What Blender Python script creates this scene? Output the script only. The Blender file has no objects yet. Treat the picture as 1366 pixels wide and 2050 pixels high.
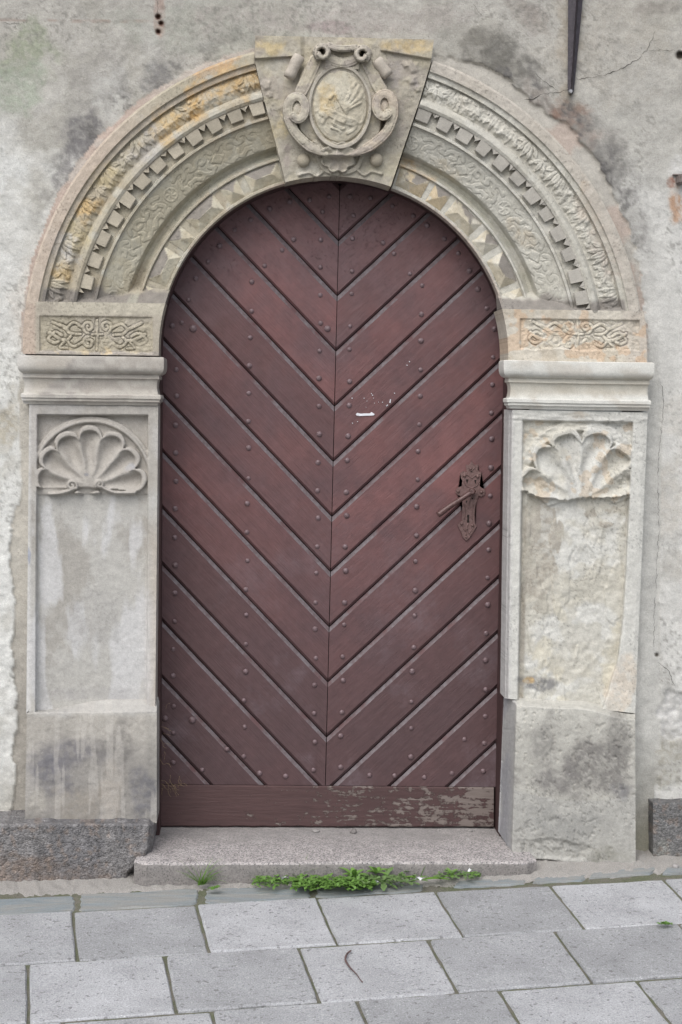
import bpy, bmesh, math, random
import numpy as np
from mathutils import Vector, Matrix

random.seed(7)
SC = bpy.context.scene
COL = SC.collection

# ------------------------------------------------------------------ camera
F, CD, CH = 2850.0, 4.75, 1.55           # focal length (in survey units), distance to wall, eye height
PPX, PPY = 560.0, 1025.0
YAW, PITCH, ROLL = 1.5, 4.4, 0.85
CX = -0.30
_y, _p, _r = map(math.radians, (YAW, PITCH, ROLL))
d_ = np.array([math.sin(_y) * math.cos(_p), math.cos(_y) * math.cos(_p), -math.sin(_p)])
_rt = np.array([math.cos(_y), -math.sin(_y), 0.0])
_up = np.cross(_rt, d_)
R_ = _rt * math.cos(_r) + _up * math.sin(_r)
U_ = _up * math.cos(_r) - _rt * math.sin(_r)
C_ = np.array([CX, -CD, CH])
cam = bpy.data.cameras.new('camera')
camo = bpy.data.objects.new('camera', cam)
COL.objects.link(camo)
camo.matrix_world = Matrix(((R_[0], U_[0], -d_[0], C_[0]), (R_[1], U_[1], -d_[1], C_[1]),
                            (R_[2], U_[2], -d_[2], C_[2]), (0, 0, 0, 1)))
cam.sensor_fit = 'AUTO'
cam.sensor_width = 36.0
cam.lens = 36.0 * F / 2050.0
cam.shift_x = (683.0 - PPX) / 2050.0
cam.clip_start, cam.clip_end = 0.05, 500.0
SC.camera = camo
SC.render.resolution_x, SC.render.resolution_y = 682, 1024

# ------------------------------------------------------------------ sky, sun, exposure (overcast)
SUN_EL, SUN_AZ = 50.0, -24.0             # azimuth: 0 = straight out from the wall, negative = from the left
w = bpy.data.worlds.new('World')
SC.world = w
w.use_nodes = True
nt = w.node_tree
nt.nodes.clear()
sky = nt.nodes.new('ShaderNodeTexSky')
sky.sky_type = 'NISHITA'
sky.sun_disc = False
sky.sun_elevation = math.radians(SUN_EL)
sky.sun_rotation = math.radians(180.0 - SUN_AZ)
sky.air_density = 1.0
sky.dust_density = 3.0
sky.ozone_density = 1.0
hs = nt.nodes.new('ShaderNodeHueSaturation')
hs.inputs['Saturation'].default_value = 0.48
bg = nt.nodes.new('ShaderNodeBackground')
bg.inputs['Strength'].default_value = 0.15
wo = nt.nodes.new('ShaderNodeOutputWorld')
nt.links.new(sky.outputs[0], hs.inputs['Color'])
nt.links.new(hs.outputs[0], bg.inputs['Color'])
nt.links.new(bg.outputs[0], wo.inputs['Surface'])
sl = bpy.data.lights.new('sun', 'SUN')
sl.energy = 1.45
sl.angle = math.radians(60.0)
sl.color = (1.0, 0.99, 0.97)
so = bpy.data.objects.new('sun', sl)
COL.objects.link(so)
_e, _a = math.radians(SUN_EL), math.radians(SUN_AZ)
sdir = Vector((math.sin(_a) * math.cos(_e), -math.cos(_a) * math.cos(_e), math.sin(_e)))
so.rotation_euler = (-sdir).to_track_quat('-Z', 'Y').to_euler()
SC.view_settings.view_transform = 'Standard'
SC.view_settings.look = 'None'
SC.view_settings.gamma = 1.0
SC.view_settings.use_curve_mapping = False
SC.view_settings.exposure = 0.44

# ------------------------------------------------------------------ helpers
def P(u, v, Y=0.0):
    """survey coordinates (u right, v down, about 600 to the metre) -> point on the upright plane at depth Y"""
    u = np.asarray(u, float); v = np.asarray(v, float)
    u, v, Y = np.broadcast_arrays(u, v, np.asarray(Y, float))
    wv = d_ * F + (u - PPX)[..., None] * R_ + (PPY - v)[..., None] * U_
    t = (Y - C_[1]) / wv[..., 1]
    return C_ + wv * t[..., None]

GZ, GS = 0.0, 0.025                       # the pavement climbs to the right
def gz(x, dz=0.0): return GZ + GS * x + dz
def PG(u, v, dz=0.0, s=GS):
    u = np.asarray(u, float); v = np.asarray(v, float)
    wv = d_ * F + (u - PPX)[..., None] * R_ + (PPY - v)[..., None] * U_
    t = (GZ + dz + s * C_[0] - C_[2]) / (wv[..., 2] - s * wv[..., 0])
    return C_ + wv * t[..., None]

def ss(a, b, x):
    t = np.clip((np.asarray(x, float) - a) / (b - a), 0, 1)
    return t * t * (3 - 2 * t)

def _hash(ix, iy, seed):
    h = (ix * 374761393 + iy * 668265263 + seed * 974634777) & 0xffffffff
    h = ((h ^ (h >> 13)) * 1274126177) & 0xffffffff
    h = h ^ (h >> 16)
    return h / 4294967295.0

def vnoise(x, y, seed=0):
    xi = np.floor(x).astype(np.int64); yi = np.floor(y).astype(np.int64)
    fx = x - xi; fy = y - yi
    fx = fx * fx * fx * (fx * (fx * 6 - 15) + 10); fy = fy * fy * fy * (fy * (fy * 6 - 15) + 10)
    a = _hash(xi, yi, seed); b = _hash(xi + 1, yi, seed)
    c = _hash(xi, yi + 1, seed); d = _hash(xi + 1, yi + 1, seed)
    return (a * (1 - fx) + b * fx) * (1 - fy) + (c * (1 - fx) + d * fx) * fy

def fbm(u, v, size, octv=4, seed=0, gain=0.5):
    u = np.asarray(u, float) / size; v = np.asarray(v, float) / size
    s = 0; amp = 1.0; tot = 0
    for k in range(octv):
        ca, sa = math.cos(0.6 * k + 0.3), math.sin(0.6 * k + 0.3)
        s = s + amp * vnoise(u * ca - v * sa + 17.3 * k, u * sa + v * ca - 9.1 * k, seed + 13 * k)
        tot += amp; amp *= gain; u = u * 2.03; v = v * 2.03
    return s / tot

def S(r, g, b):
    def f(c):
        c = c / 255.0
        return c / 12.92 if c <= 0.04045 else ((c + 0.055) / 1.055) ** 2.4
    return np.array([f(r), f(g), f(b)])

def lerpc(c, c2, m):
    return c + (np.asarray(c2) - c) * m[..., None]

def blob(u, v, cx, cy, rx, ry, rot=0.0, nz=0.6, size=40, seed=3, soft=0.5):
    a = math.radians(rot)
    dx, dy = u - cx, v - cy
    x = (dx * math.cos(a) + dy * math.sin(a)) / rx
    y = (-dx * math.sin(a) + dy * math.cos(a)) / ry
    d = np.sqrt(x * x + y * y) + (fbm(u, v, size, 4, seed) - 0.5) * 2 * nz
    m = 1 - ss(1 - soft, 1 + soft * 0.3, d)
    f = ss(0.36, 0.60, fbm(u, v, 11, 4, seed + 5, 0.65))
    return m * (0.5 + 0.5 * f) * (1 - 0.35 * (1 - m) * (1 - f))

def seg_dist(u, v, pts):
    d = np.full(u.shape, 1e9)
    for (x0, y0), (x1, y1) in zip(pts[:-1], pts[1:]):
        dx, dy = x1 - x0, y1 - y0
        L = dx * dx + dy * dy + 1e-9
        t = np.clip(((u - x0) * dx + (v - y0) * dy) / L, 0, 1)
        d = np.minimum(d, np.hypot(u - x0 - t * dx, v - y0 - t * dy))
    return d

def strokes_h(u, v, strokes, width, soft=1.2):
    """0..1 plateau along every polyline (width = half width)"""
    h = np.zeros(u.shape)
    for st in strokes:
        wd = width
        if isinstance(st, tuple): st, wd = st
        xs = [p[0] for p in st]; ys = [p[1] for p in st]
        m = (u > min(xs) - wd - 4) & (u < max(xs) + wd + 4) & (v > min(ys) - wd - 4) & (v < max(ys) + wd + 4)
        if not m.any(): continue
        d = seg_dist(u[m], v[m], st)
        h[m] = np.maximum(h[m], 1 - ss(wd - soft, wd + soft, d))
    return h

def incised(u, v, strokes, grow=0.0, line=1.0):
    """flat bands standing a little proud, each bounded by a chiselled line: 0 ground, 1 band, dips at the outline"""
    st = [(q if not isinstance(q, tuple) else q[0], (4.6 if not isinstance(q, tuple) else q[1]) + grow) for q in strokes]
    out = strokes_h(u, v, [(a, b + line) for a, b in st], 3, 0.7)
    inn = strokes_h(u, v, [(a, b - line) for a, b in st], 3, 0.7)
    return 0.45 * (1 - out) + inn - 0.75 * (out - inn) * 1.0

def spiral(cx, cy, r0, r1, a0, turns, n=18):
    return [(cx + (r0 + (r1 - r0) * i / n) * math.cos(math.radians(a0) + turns * 2 * math.pi * i / n),
             cy + (r0 + (r1 - r0) * i / n) * math.sin(math.radians(a0) + turns * 2 * math.pi * i / n)) for i in range(n + 1)]

def curve(pts, n=6):
    out = []
    p = [pts[0]] + list(pts) + [pts[-1]]
    for i in range(1, len(p) - 2):
        for k in range(n):
            t = k / n
            q = [0.5 * (2 * p[i][c] + (p[i + 1][c] - p[i - 1][c]) * t + (2 * p[i - 1][c] - 5 * p[i][c] + 4 * p[i + 1][c] - p[i + 2][c]) * t * t
                        + (-p[i - 1][c] + 3 * p[i][c] - 3 * p[i + 1][c] + p[i + 2][c]) * t ** 3) for c in range(len(pts[0]))]
            out.append(tuple(q))
    out.append(tuple(pts[-1]))
    return out

def tag(o, label=None, cat=None, group=None, kind=None):
    if label: o['label'] = label
    if cat: o['category'] = cat
    if group: o['group'] = group
    if kind: o['kind'] = kind
    return o

def empty(name, loc, label=None, cat=None, group=None, kind=None):
    o = bpy.data.objects.new(name, None)
    o.empty_display_size = 0.1
    COL.objects.link(o)
    o.location = loc
    return tag(o, label, cat, group, kind)

def wloc(o):
    v = Vector((0, 0, 0))
    while o is not None:
        v = v + Vector(o.location); o = o.parent
    return v

def link(name, me, mat, parent=None, loc=None):
    """vertices of me are in world space (about loc, when loc is given)"""
    o = bpy.data.objects.new(name, me)
    COL.objects.link(o)
    if mat and not me.materials: me.materials.append(mat)
    base = Vector((0, 0, 0)) if loc is None else Vector(loc)
    if parent is not None:
        o.parent = parent
        base = base - wloc(parent)
    o.location = base
    return o

def mesh_np(name, co, faces, col=None, smooth=True):
    me = bpy.data.meshes.new(name)
    co = np.asarray(co, float)
    faces = np.asarray(faces, np.int32)
    n, k = faces.shape
    me.vertices.add(len(co)); me.vertices.foreach_set('co', co.ravel())
    me.loops.add(n * k); me.loops.foreach_set('vertex_index', faces.ravel())
    me.polygons.add(n)
    me.polygons.foreach_set('loop_start', np.arange(0, n * k, k, dtype=np.int32))
    me.polygons.foreach_set('use_smooth', np.full(n, smooth))
    me.update(calc_edges=True)
    if col is not None:
        ca = me.color_attributes.new('Col', 'FLOAT_COLOR', 'POINT')
        c4 = np.ones((len(co), 4)); c4[:, :3] = np.clip(col.reshape(-1, 3), 0, 1)
        ca.data.foreach_set('color', c4.ravel())
    return me

def grid_faces(nr, nc, off=0):
    i = np.arange(nr - 1)[:, None]; j = np.arange(nc - 1)[None, :]
    a = i * nc + j
    return np.stack([a, a + nc, a + nc + 1, a + 1], -1).reshape(-1, 4) + off

def sheet(name, U, V, H, colr, mat, parent=None, back=0.17, skirt='lrtb', keep=None):
    """carved face: survey grid U,V standing H metres proud of the wall plane, with returns running back to depth `back`"""
    nr, nc = U.shape
    co = P(U, V, -H).reshape(-1, 3)
    gr = 0.90 + 0.20 * fbm(U, V, 5.0, 3, 36, 0.7)
    gr = gr * (1 - (0.30 if mat is M['stone'] else 0.12) * ss(0.70, 0.78, fbm(U, V, 3.6, 2, 37)) * ss(0.42, 0.6, fbm(U, V, 70, 3, 38)))
    c = (np.broadcast_to(colr, U.shape + (3,)) * gr[..., None]).reshape(-1, 3)
    fs = grid_faces(nr, nc)
    if keep is not None: fs = fs[keep.ravel()]
    idx = np.arange(nr * nc).reshape(nr, nc)
    cos, cs, fl = [co], [c], [fs]
    n = len(co)
    for side in skirt:
        e = {'l': idx[::-1, 0], 'r': idx[:, -1], 't': idx[0, :], 'b': idx[-1, ::-1]}[side]
        m = len(e)
        e0 = co[e]; c0 = c[e]
        rows = 3
        # duplicated rim so that the arris stays crisp
        stack = []
        for k in range(rows + 1):
            q = e0.copy(); q[:, 1] = e0[:, 1] + (back - e0[:, 1]) * k / rows
            stack.append(q); cs.append(c0)
        cos += stack
        ii = np.arange(n, n + m * (rows + 1)).reshape(rows + 1, m)
        # orientation: faces look away from the sheet's middle
        a = ii[:-1, :-1]; b = ii[:-1, 1:]; c2 = ii[1:, 1:]; d2 = ii[1:, :-1]
        fl.append(np.stack([a, b, c2, d2], -1).reshape(-1, 4))
        n += m * (rows + 1)
    me = mesh_np(name, np.concatenate(cos), np.concatenate(fl), np.concatenate(cs))
    return link(name, me, mat, parent)

def bl(nr, nc, tl, tr, br, bl_):
    """bilinear survey grid between four corners"""
    t = np.linspace(0, 1, nr)[:, None]; s = np.linspace(0, 1, nc)[None, :]
    f = lambda k: (tl[k] * (1 - s) + tr[k] * s) * (1 - t) + (bl_[k] * (1 - s) + br[k] * s) * t
    return f(0), f(1)

def bm_obj(name, bm, mat, parent=None, loc=None, smooth=False):
    me = bpy.data.meshes.new(name)
    bmesh.ops.recalc_face_normals(bm, faces=bm.faces)
    if smooth:
        for f in bm.faces: f.smooth = True
    bm.to_mesh(me); bm.free()
    return link(name, me, mat, parent, loc)

def tube(name, pts, rad, mat, parent=None, seg=8, loc=None, flat=1.0, colr=None, caps=True):
    """swept round bar through world points; rad scalar or list"""
    pts = [Vector(p) for p in pts]
    n = len(pts)
    rads = [rad] * n if not hasattr(rad, '__len__') else rad
    co = []; fs = []
    ref = Vector((0, 1, 0))
    for i, p in enumerate(pts):
        t = (pts[min(i + 1, n - 1)] - pts[max(i - 1, 0)]).normalized()
        if abs(t.dot(ref)) > 0.95: ref = Vector((1, 0, 0))
        a = t.cross(ref).normalized(); b = a.cross(t).normalized()
        for k in range(seg):
            an = 2 * math.pi * k / seg
            co.append(p + a * math.cos(an) * rads[i] + b * math.sin(an) * rads[i] * flat)
    for i in range(n - 1):
        for k in range(seg):
            k2 = (k + 1) % seg
            fs.append((i * seg + k, i * seg + k2, (i + 1) * seg + k2, (i + 1) * seg + k))
    me = bpy.data.meshes.new(name)
    if caps:
        fs.append(tuple(range(seg - 1, -1, -1))); fs.append(tuple(range((n - 1) * seg, n * seg)))
    me.from_pydata([tuple(c) for c in co], [], fs)
    for p in me.polygons: p.use_smooth = len(p.vertices) == 4
    if colr is not None:
        ca = me.color_attributes.new('Col', 'FLOAT_COLOR', 'POINT')
        for x in ca.data: x.color = (*colr, 1)
    me.update()
    return link(name, me, mat, parent, loc)

# ------------------------------------------------------------------ materials
class NT:
    def __init__(s, name):
        s.m = bpy.data.materials.new(name); s.m.use_nodes = True
        s.t = s.m.node_tree; s.t.nodes.clear()
        s.out = s.n('ShaderNodeOutputMaterial'); s.b = s.n('ShaderNodeBsdfPrincipled')
        s.l(s.b.outputs[0], s.out.inputs['Surface'])
        s.geo = s.n('ShaderNodeNewGeometry')
    def n(s, t, **k):
        x = s.t.nodes.new(t)
        for a, b in k.items(): setattr(x, a, b)
        return x
    def l(s, a, b): s.t.links.new(a, b)
    def put(s, inp, v):
        if hasattr(v, 'links') or hasattr(v, 'is_output'): s.l(v, inp)
        else: inp.default_value = v
    def pos(s, scale=(1, 1, 1), src=None):
        m = s.n('ShaderNodeMapping'); m.inputs['Scale'].default_value = scale
        s.l(src or s.geo.outputs['Position'], m.inputs['Vector']); return m.outputs[0]
    def noise(s, scale, detail=4, rough=0.55, vec=None, dist=0.0):
        x = s.n('ShaderNodeTexNoise'); x.inputs['Scale'].default_value = scale
        x.inputs['Detail'].default_value = detail; x.inputs['Roughness'].default_value = rough
        x.inputs['Distortion'].default_value = dist
        s.l(vec or s.geo.outputs['Position'], x.inputs['Vector']); return x.outputs['Fac']
    def voro(s, scale, vec=None, feature='F1', out='Distance', rnd=1.0):
        x = s.n('ShaderNodeTexVoronoi', feature=feature); x.inputs['Scale'].default_value = scale
        x.inputs['Randomness'].default_value = rnd
        s.l(vec or s.geo.outputs['Position'], x.inputs['Vector']); return x.outputs[out]
    def ramp(s, fac, stops):
        x = s.n('ShaderNodeValToRGB'); e = x.color_ramp.elements
        while len(e) < len(stops): e.new(0.5)
        for q, (p, c) in zip(e, stops):
            q.position = p
            q.color = (c, c, c, 1) if not hasattr(c, '__len__') else (*c, 1)
        s.l(fac, x.inputs['Fac']); return x.outputs['Color']
    def mix(s, fac, a, b, mode='MIX'):
        x = s.n('ShaderNodeMix', data_type='RGBA', blend_type=mode)
        for i, v in ((0, fac), (6, a), (7, b)):
            if hasattr(v, 'is_output'): s.l(v, x.inputs[i])
            else: x.inputs[i].default_value = v if i == 0 else ((v, v, v, 1) if not hasattr(v, '__len__') else (*v, 1))
        return x.outputs[2]
    def math(s, op, a, b=0.0, c=0.0):
        x = s.n('ShaderNodeMath', operation=op)
        for i, v in enumerate((a, b, c)):
            if hasattr(v, 'is_output'): s.l(v, x.inputs[i])
            else: x.inputs[i].default_value = v
        return x.outputs[0]
    def attr(s, name='Col'):
        x = s.n('ShaderNodeAttribute'); x.attribute_name = name; return x.outputs['Color']
    def bump(s, h, dist, strength=1.0, prev=None):
        x = s.n('ShaderNodeBump'); x.inputs['Strength'].default_value = strength; x.inputs['Distance'].default_value = dist
        s.l(h, x.inputs['Height'])
        if prev: s.l(prev, x.inputs['Normal'])
        return x.outputs[0]
    def fin(s, color, rough=0.9, normal=None, spec=0.3, metal=0.0):
        s.put(s.b.inputs['Base Color'], color if hasattr(color, 'is_output') else (*color, 1))
        s.put(s.b.inputs['Roughness'], rough); s.b.inputs['Specular IOR Level'].default_value = spec
        s.b.inputs['Metallic'].default_value = metal
        if normal: s.l(normal, s.b.inputs['Normal'])
        return s.m

def mat_stone(name, speck=0.25, b1=0.0022, b2=0.0012, var=0.16):
    t = NT(name)
    c = t.attr()
    c = t.mix(1.0, c, t.ramp(t.noise(38, 5, 0.6), [(0.25, 1 - var), (0.75, 1 + var * 0.6)]), 'MULTIPLY')
    c = t.mix(1.0, c, t.ramp(t.noise(330, 3, 0.6), [(0.3, 0.86), (0.7, 1.10)]), 'MULTIPLY')
    sp = t.ramp(t.noise(170, 2, 0.5), [(0.68, 0.0), (0.74, 1.0)])
    sp = t.mix(1.0, sp, t.ramp(t.noise(9, 2), [(0.45, 0.0), (0.65, 1.0)]), 'MULTIPLY')
    c = t.mix(t.math('MULTIPLY', sp, speck), c, (0.07, 0.065, 0.058))
    n = t.bump(t.noise(60, 6, 0.65), b1)
    n = t.bump(t.noise(420, 3, 0.6), b2, 0.7, n)
    return t.fin(c, 0.93, n, 0.18)

M = {}
M['stone'] = mat_stone('weathered_sandstone')
M['render'] = mat_stone('smooth_render_stone', 0.12, 0.001, 0.0006, 0.10)
def mat_plaster():
    t = NT('old_plaster')
    c = t.attr()
    c = t.mix(1.0, c, t.ramp(t.noise(14, 7, 0.68), [(0.28, 0.80), (0.72, 1.10)]), 'MULTIPLY')
    c = t.mix(1.0, c, t.ramp(t.noise(260, 3, 0.65), [(0.3, 0.84), (0.7, 1.10)]), 'MULTIPLY')
    sp = t.ramp(t.noise(150, 2, 0.5), [(0.66, 0.0), (0.72, 1.0)])
    sp = t.mix(1.0, sp, t.ramp(t.noise(4.5, 3), [(0.46, 0.0), (0.62, 1.0)]), 'MULTIPLY')
    c = t.mix(t.math('MULTIPLY', sp, 0.42), c, (0.09, 0.085, 0.078))
    n = t.bump(t.noise(45, 7, 0.68), 0.004)
    n = t.bump(t.noise(330, 3, 0.65), 0.0018, 0.8, n)
    return t.fin(c, 0.95, n, 0.12)
M['plaster'] = mat_plaster()
def mat_rough():
    t = NT('roughcast')
    c = t.attr()
    v = t.voro(165)
    vc = t.voro(165, out='Color')
    c = t.mix(1.0, c, t.ramp(vc, [(0.1, 0.72), (0.9, 1.32)]), 'MULTIPLY')
    c = t.mix(1.0, c, t.ramp(t.noise(30, 5), [(0.3, 0.7), (0.7, 1.2)]), 'MULTIPLY')
    sp = t.ramp(t.voro(120), [(0.10, 1.0), (0.17, 0.0)])
    c = t.mix(t.math('MULTIPLY', sp, 0.55), c, S(150, 142, 132))
    n = t.bump(t.math('SUBTRACT', 1.0, v), 0.004)
    n = t.bump(t.noise(160, 4, 0.7), 0.003, 0.8, n)
    return t.fin(c, 0.9, n, 0.25)
M['roughcast'] = mat_rough()

def mat_door():
    t = NT('oxblood_paint')
    uv = t.n('ShaderNodeUVMap').outputs[0]
    oi = t.n('ShaderNodeObjectInfo')
    sep = t.n('ShaderNodeSeparateXYZ'); t.l(t.geo.outputs['Position'], sep.inputs[0])
    off = t.n('ShaderNodeCombineXYZ'); t.l(t.math('MULTIPLY', oi.outputs['Random'], 50.0), off.inputs[2])
    va = t.n('ShaderNodeVectorMath', operation='ADD'); t.l(uv, va.inputs[0]); t.l(off.outputs[0], va.inputs[1])
    g = t.pos((6, 70, 1), va.outputs[0])
    grain = t.noise(1.0, 5, 0.65, g, 0.3)
    fine = t.noise(5.0, 3, 0.6, g)
    c = t.mix(oi.outputs['Random'], S(88, 62, 62), S(111, 75, 74))
    big = t.noise(4.5, 4, 0.6)
    c = t.mix(t.ramp(big, [(0.38, 0.0), (0.68, 1.0)]), c, S(84, 62, 64))
    # greyer paint in the arch head, darker towards the street
    hi = t.math('ADD', t.math('MULTIPLY', sep.outputs[2], 1.6), t.math('MULTIPLY', big, 0.8))
    c = t.mix(t.math('MULTIPLY', t.ramp(t.math('MULTIPLY', hi, 0.25), [(0.80, 0.0), (0.98, 1.0)]), 0.6), c, S(110, 86, 88))
    lo = t.math('MULTIPLY', t.math('ADD', sep.outputs[2], t.math('MULTIPLY', big, 1.0)), 0.62)
    c = t.mix(t.math('MULTIPLY', t.ramp(lo, [(0.55, 1.0), (1.0, 0.25), (1.0, 0.0)]), 0.6), c, S(66, 52, 54))
    c = t.mix(1.0, c, t.ramp(grain, [(0.25, 0.90), (0.75, 1.08)]), 'MULTIPLY')
    c = t.mix(1.0, c, t.ramp(t.noise(26, 5, 0.65), [(0.3, 0.88), (0.7, 1.10)]), 'MULTIPLY')
    c = t.mix(1.0, c, t.ramp(fine, [(0.3, 0.94), (0.7, 1.04)]), 'MULTIPLY')
    # grey street dust clinging in patches to the lower boards
    du = t.ramp(t.noise(3.4, 5, 0.62), [(0.50, 0.0), (0.70, 1.0)])
    du = t.mix(1.0, du, t.ramp(t.noise(70, 4, 0.7), [(0.32, 0.25), (0.66, 1.0)]), 'MULTIPLY')
    du = t.mix(1.0, du, t.ramp(t.math('MULTIPLY', sep.outputs[2], 0.6), [(0.30, 1.0), (0.85, 0.25)]), 'MULTIPLY')
    c = t.mix(t.math('MULTIPLY', du, 0.62), c, S(116, 104, 110))
    # chalky scuffs and dust specks
    sc = t.ramp(t.noise(120, 3, 0.7), [(0.70, 0.0), (0.80, 1.0)])
    sc = t.mix(1.0, sc, t.ramp(t.noise(5, 4), [(0.45, 0.0), (0.65, 1.0)]), 'MULTIPLY')
    c = t.mix(t.math('MULTIPLY', sc, 0.35), c, S(140, 122, 122))
    crk = t.ramp(t.noise(110, 6, 0.8, None, 0.8), [(0.36, 1.0), (0.43, 0.0)])
    cm = t.ramp(t.math('ADD', sep.outputs[2], t.math('MULTIPLY', t.noise(6, 2), 0.7)), [(0.0, 0.0), (1.0, 1.0)])
    up = t.ramp(t.math('MULTIPLY', t.math('ADD', sep.outputs[2], t.math('MULTIPLY', big, 0.8)), 0.3), [(0.66, 0.0), (0.82, 1.0)])
    crk = t.mix(1.0, crk, up, 'MULTIPLY')
    c = t.mix(t.math('MULTIPLY', crk, 0.45), c, S(58, 42, 42))
    h = t.math('SUBTRACT', t.math('ADD', grain, t.math('MULTIPLY', fine, 0.4)), t.math('MULTIPLY', crk, 0.7))
    n = t.bump(h, 0.0022, 0.8)
    n = t.bump(t.noise(45, 4), 0.0016, 0.6, n)
    r = t.ramp(t.noise(20, 3), [(0.3, 0.52), (0.7, 0.74)])
    return t.fin(c, r, n, 0.42)
M['door'] = mat_door()
def mat_ledge():
    t = NT('dusty_lit_edge')  # worn dusty chamfer, paled further for the sky light it catches
    c = t.mix(t.ramp(t.noise(60, 5, 0.65), [(0.35, 0.0), (0.6, 1.0)]), S(112, 106, 109), S(94, 83, 85))
    c = t.mix(t.ramp(t.noise(9, 4, 0.6), [(0.52, 0.0), (0.66, 1.0)]), c, S(92, 70, 71))
    return t.fin(c, 0.7, t.bump(t.noise(150, 3), 0.001), 0.3)
M['ledge'] = mat_ledge()
def mat_worn():
    t = NT('worn_oxblood_paint')
    sep = t.n('ShaderNodeSeparateXYZ'); t.l(t.geo.outputs['Position'], sep.inputs[0])
    g = t.pos((9, 9, 110))
    grain = t.noise(1.0, 5, 0.65, g, 0.4)
    c = t.mix(t.noise(7, 4), S(66, 50, 50), S(84, 62, 61))
    c = t.mix(1.0, c, t.ramp(grain, [(0.25, 0.78), (0.75, 1.16)]), 'MULTIPLY')
    wood = t.mix(grain, S(88, 78, 74), S(128, 118, 113))
    wear = t.math('ADD', t.noise(21, 9, 0.76, t.pos((1, 1, 1.6))), t.math('MULTIPLY', t.noise(3.2, 3), 0.35))
    wear = t.math('ADD', wear, t.math('MULTIPLY', t.math('SUBTRACT', grain, 0.5), 0.35))
    xr = t.math('MULTIPLY', t.ramp(t.math('MULTIPLY_ADD', sep.outputs[0], 0.8, 0.5), [(0.1, 0.0), (0.75, 1.0)]), 0.17)
    wear = t.math('ADD', wear, xr)
    m = t.ramp(wear, [(0.835, 0.0), (0.865, 1.0)])
    c = t.mix(m, c, wood)
    n = t.bump(t.math('SUBTRACT', grain, t.math('MULTIPLY', m, 0.8)), 0.002, 0.9)
    return t.fin(c, 0.6, n, 0.35)
M['worn'] = mat_worn()
def mat_dark():
    t = NT('frame_paint')
    g = t.pos((30, 30, 3))
    c = t.mix(t.noise(1.5, 4, 0.6, g), S(52, 38, 38), S(78, 56, 55))
    n = t.bump(t.noise(2.5, 4, 0.6, g), 0.0015)
    return t.fin(c, 0.6, n, 0.35)
M['frame'] = mat_dark()
def mat_iron(name, a, b, rough=0.55, metal=0.35, spec=0.5):
    t = NT(name)
    c = t.mix(t.ramp(t.noise(90, 5, 0.65), [(0.35, 0.0), (0.65, 1.0)]), a, b)
    n = t.bump(t.noise(220, 4, 0.6), 0.0012)
    return t.fin(c, rough, n, spec, metal)
M['stud'] = mat_iron('painted_iron', S(88, 69, 70), S(112, 95, 99), 0.42, 0.05)
M['rust'] = mat_iron('rusty_iron', S(88, 66, 63), S(114, 90, 87), 0.5, 0.05)
M['handle'] = mat_iron('rubbed_iron', S(70, 49, 46), S(92, 68, 66), 0.36, 0.15)
M['black_iron'] = mat_iron('black_iron', S(46, 42, 46), S(66, 60, 66), 0.38, 0.3)
M['bolt'] = mat_iron('zinc', S(120, 120, 122), S(160, 160, 162), 0.35, 0.7)
M['rust_stub'] = mat_iron('rust_crust', S(110, 96, 90), S(132, 128, 126), 0.8, 0.1, 0.2)
def flat(name, c, rough=0.9, var=0.15, sc=60):
    t = NT(name)
    k = t.mix(1.0, c, t.ramp(t.noise(sc, 4), [(0.3, 1 - var), (0.7, 1 + var)]), 'MULTIPLY')
    return t.fin(k, rough, None, 0.2)
M['void'] = flat('dark_gap', S(34, 30, 28))
M['white'] = flat('white_paper', S(206, 207, 212), 0.8, 0.10)
M['petal'] = flat('white_petal', S(214, 216, 218), 0.8, 0.08)
M['twig'] = flat('dry_stalk', S(100, 82, 80), 0.8, 0.25, 200)
M['straw'] = flat('dry_grass', S(150, 130, 104), 0.9, 0.2, 200)
M['soil'] = flat('soil', S(92, 80, 66), 0.95, 0.35, 120)
M['street'] = flat('asphalt', S(92, 92, 93), 0.95, 0.2, 30)

def mat_slab():
    t = NT('concrete_slab')
    oi = t.n('ShaderNodeObjectInfo')
    c = t.mix(oi.outputs['Random'], S(151, 152, 154), S(175, 176, 179))
    c = t.mix(1.0, c, t.ramp(t.noise(5, 7, 0.68), [(0.3, 0.80), (0.7, 1.12)]), 'MULTIPLY')
    c = t.mix(1.0, c, t.ramp(t.noise(230, 3, 0.7), [(0.3, 0.66), (0.7, 1.28)]), 'MULTIPLY')
    dk = t.ramp(t.noise(68, 3, 0.6), [(0.60, 0.0), (0.66, 1.0)])
    c = t.mix(t.math('MULTIPLY', dk, 0.7), c, S(104, 103, 104))
    lt = t.ramp(t.voro(85), [(0.13, 1.0), (0.20, 0.0)])
    lt = t.mix(1.0, lt, t.ramp(t.noise(40, 2), [(0.50, 0.0), (0.6, 1.0)]), 'MULTIPLY')
    c = t.mix(t.math('MULTIPLY', lt, 0.5), c, S(222, 222, 224))
    n = t.bump(t.noise(190, 4, 0.7), 0.0028)
    n = t.bump(t.noise(20, 4), 0.004, 0.6, n)
    return t.fin(c, 0.9, n, 0.22)
M['slab'] = mat_slab()
def mat_joint():
    t = NT('mossy_joint')
    c = t.mix(t.ramp(t.noise(14, 5, 0.6), [(0.40, 0.0), (0.6, 1.0)]), S(118, 115, 106), S(104, 108, 88))
    c = t.mix(1.0, c, t.ramp(t.noise(250, 4, 0.7), [(0.3, 0.6), (0.7, 1.3)]), 'MULTIPLY')
    n = t.bump(t.noise(150, 4, 0.7), 0.006)
    return t.fin(c, 0.95, n, 0.1)
M['joint'] = mat_joint()
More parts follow.
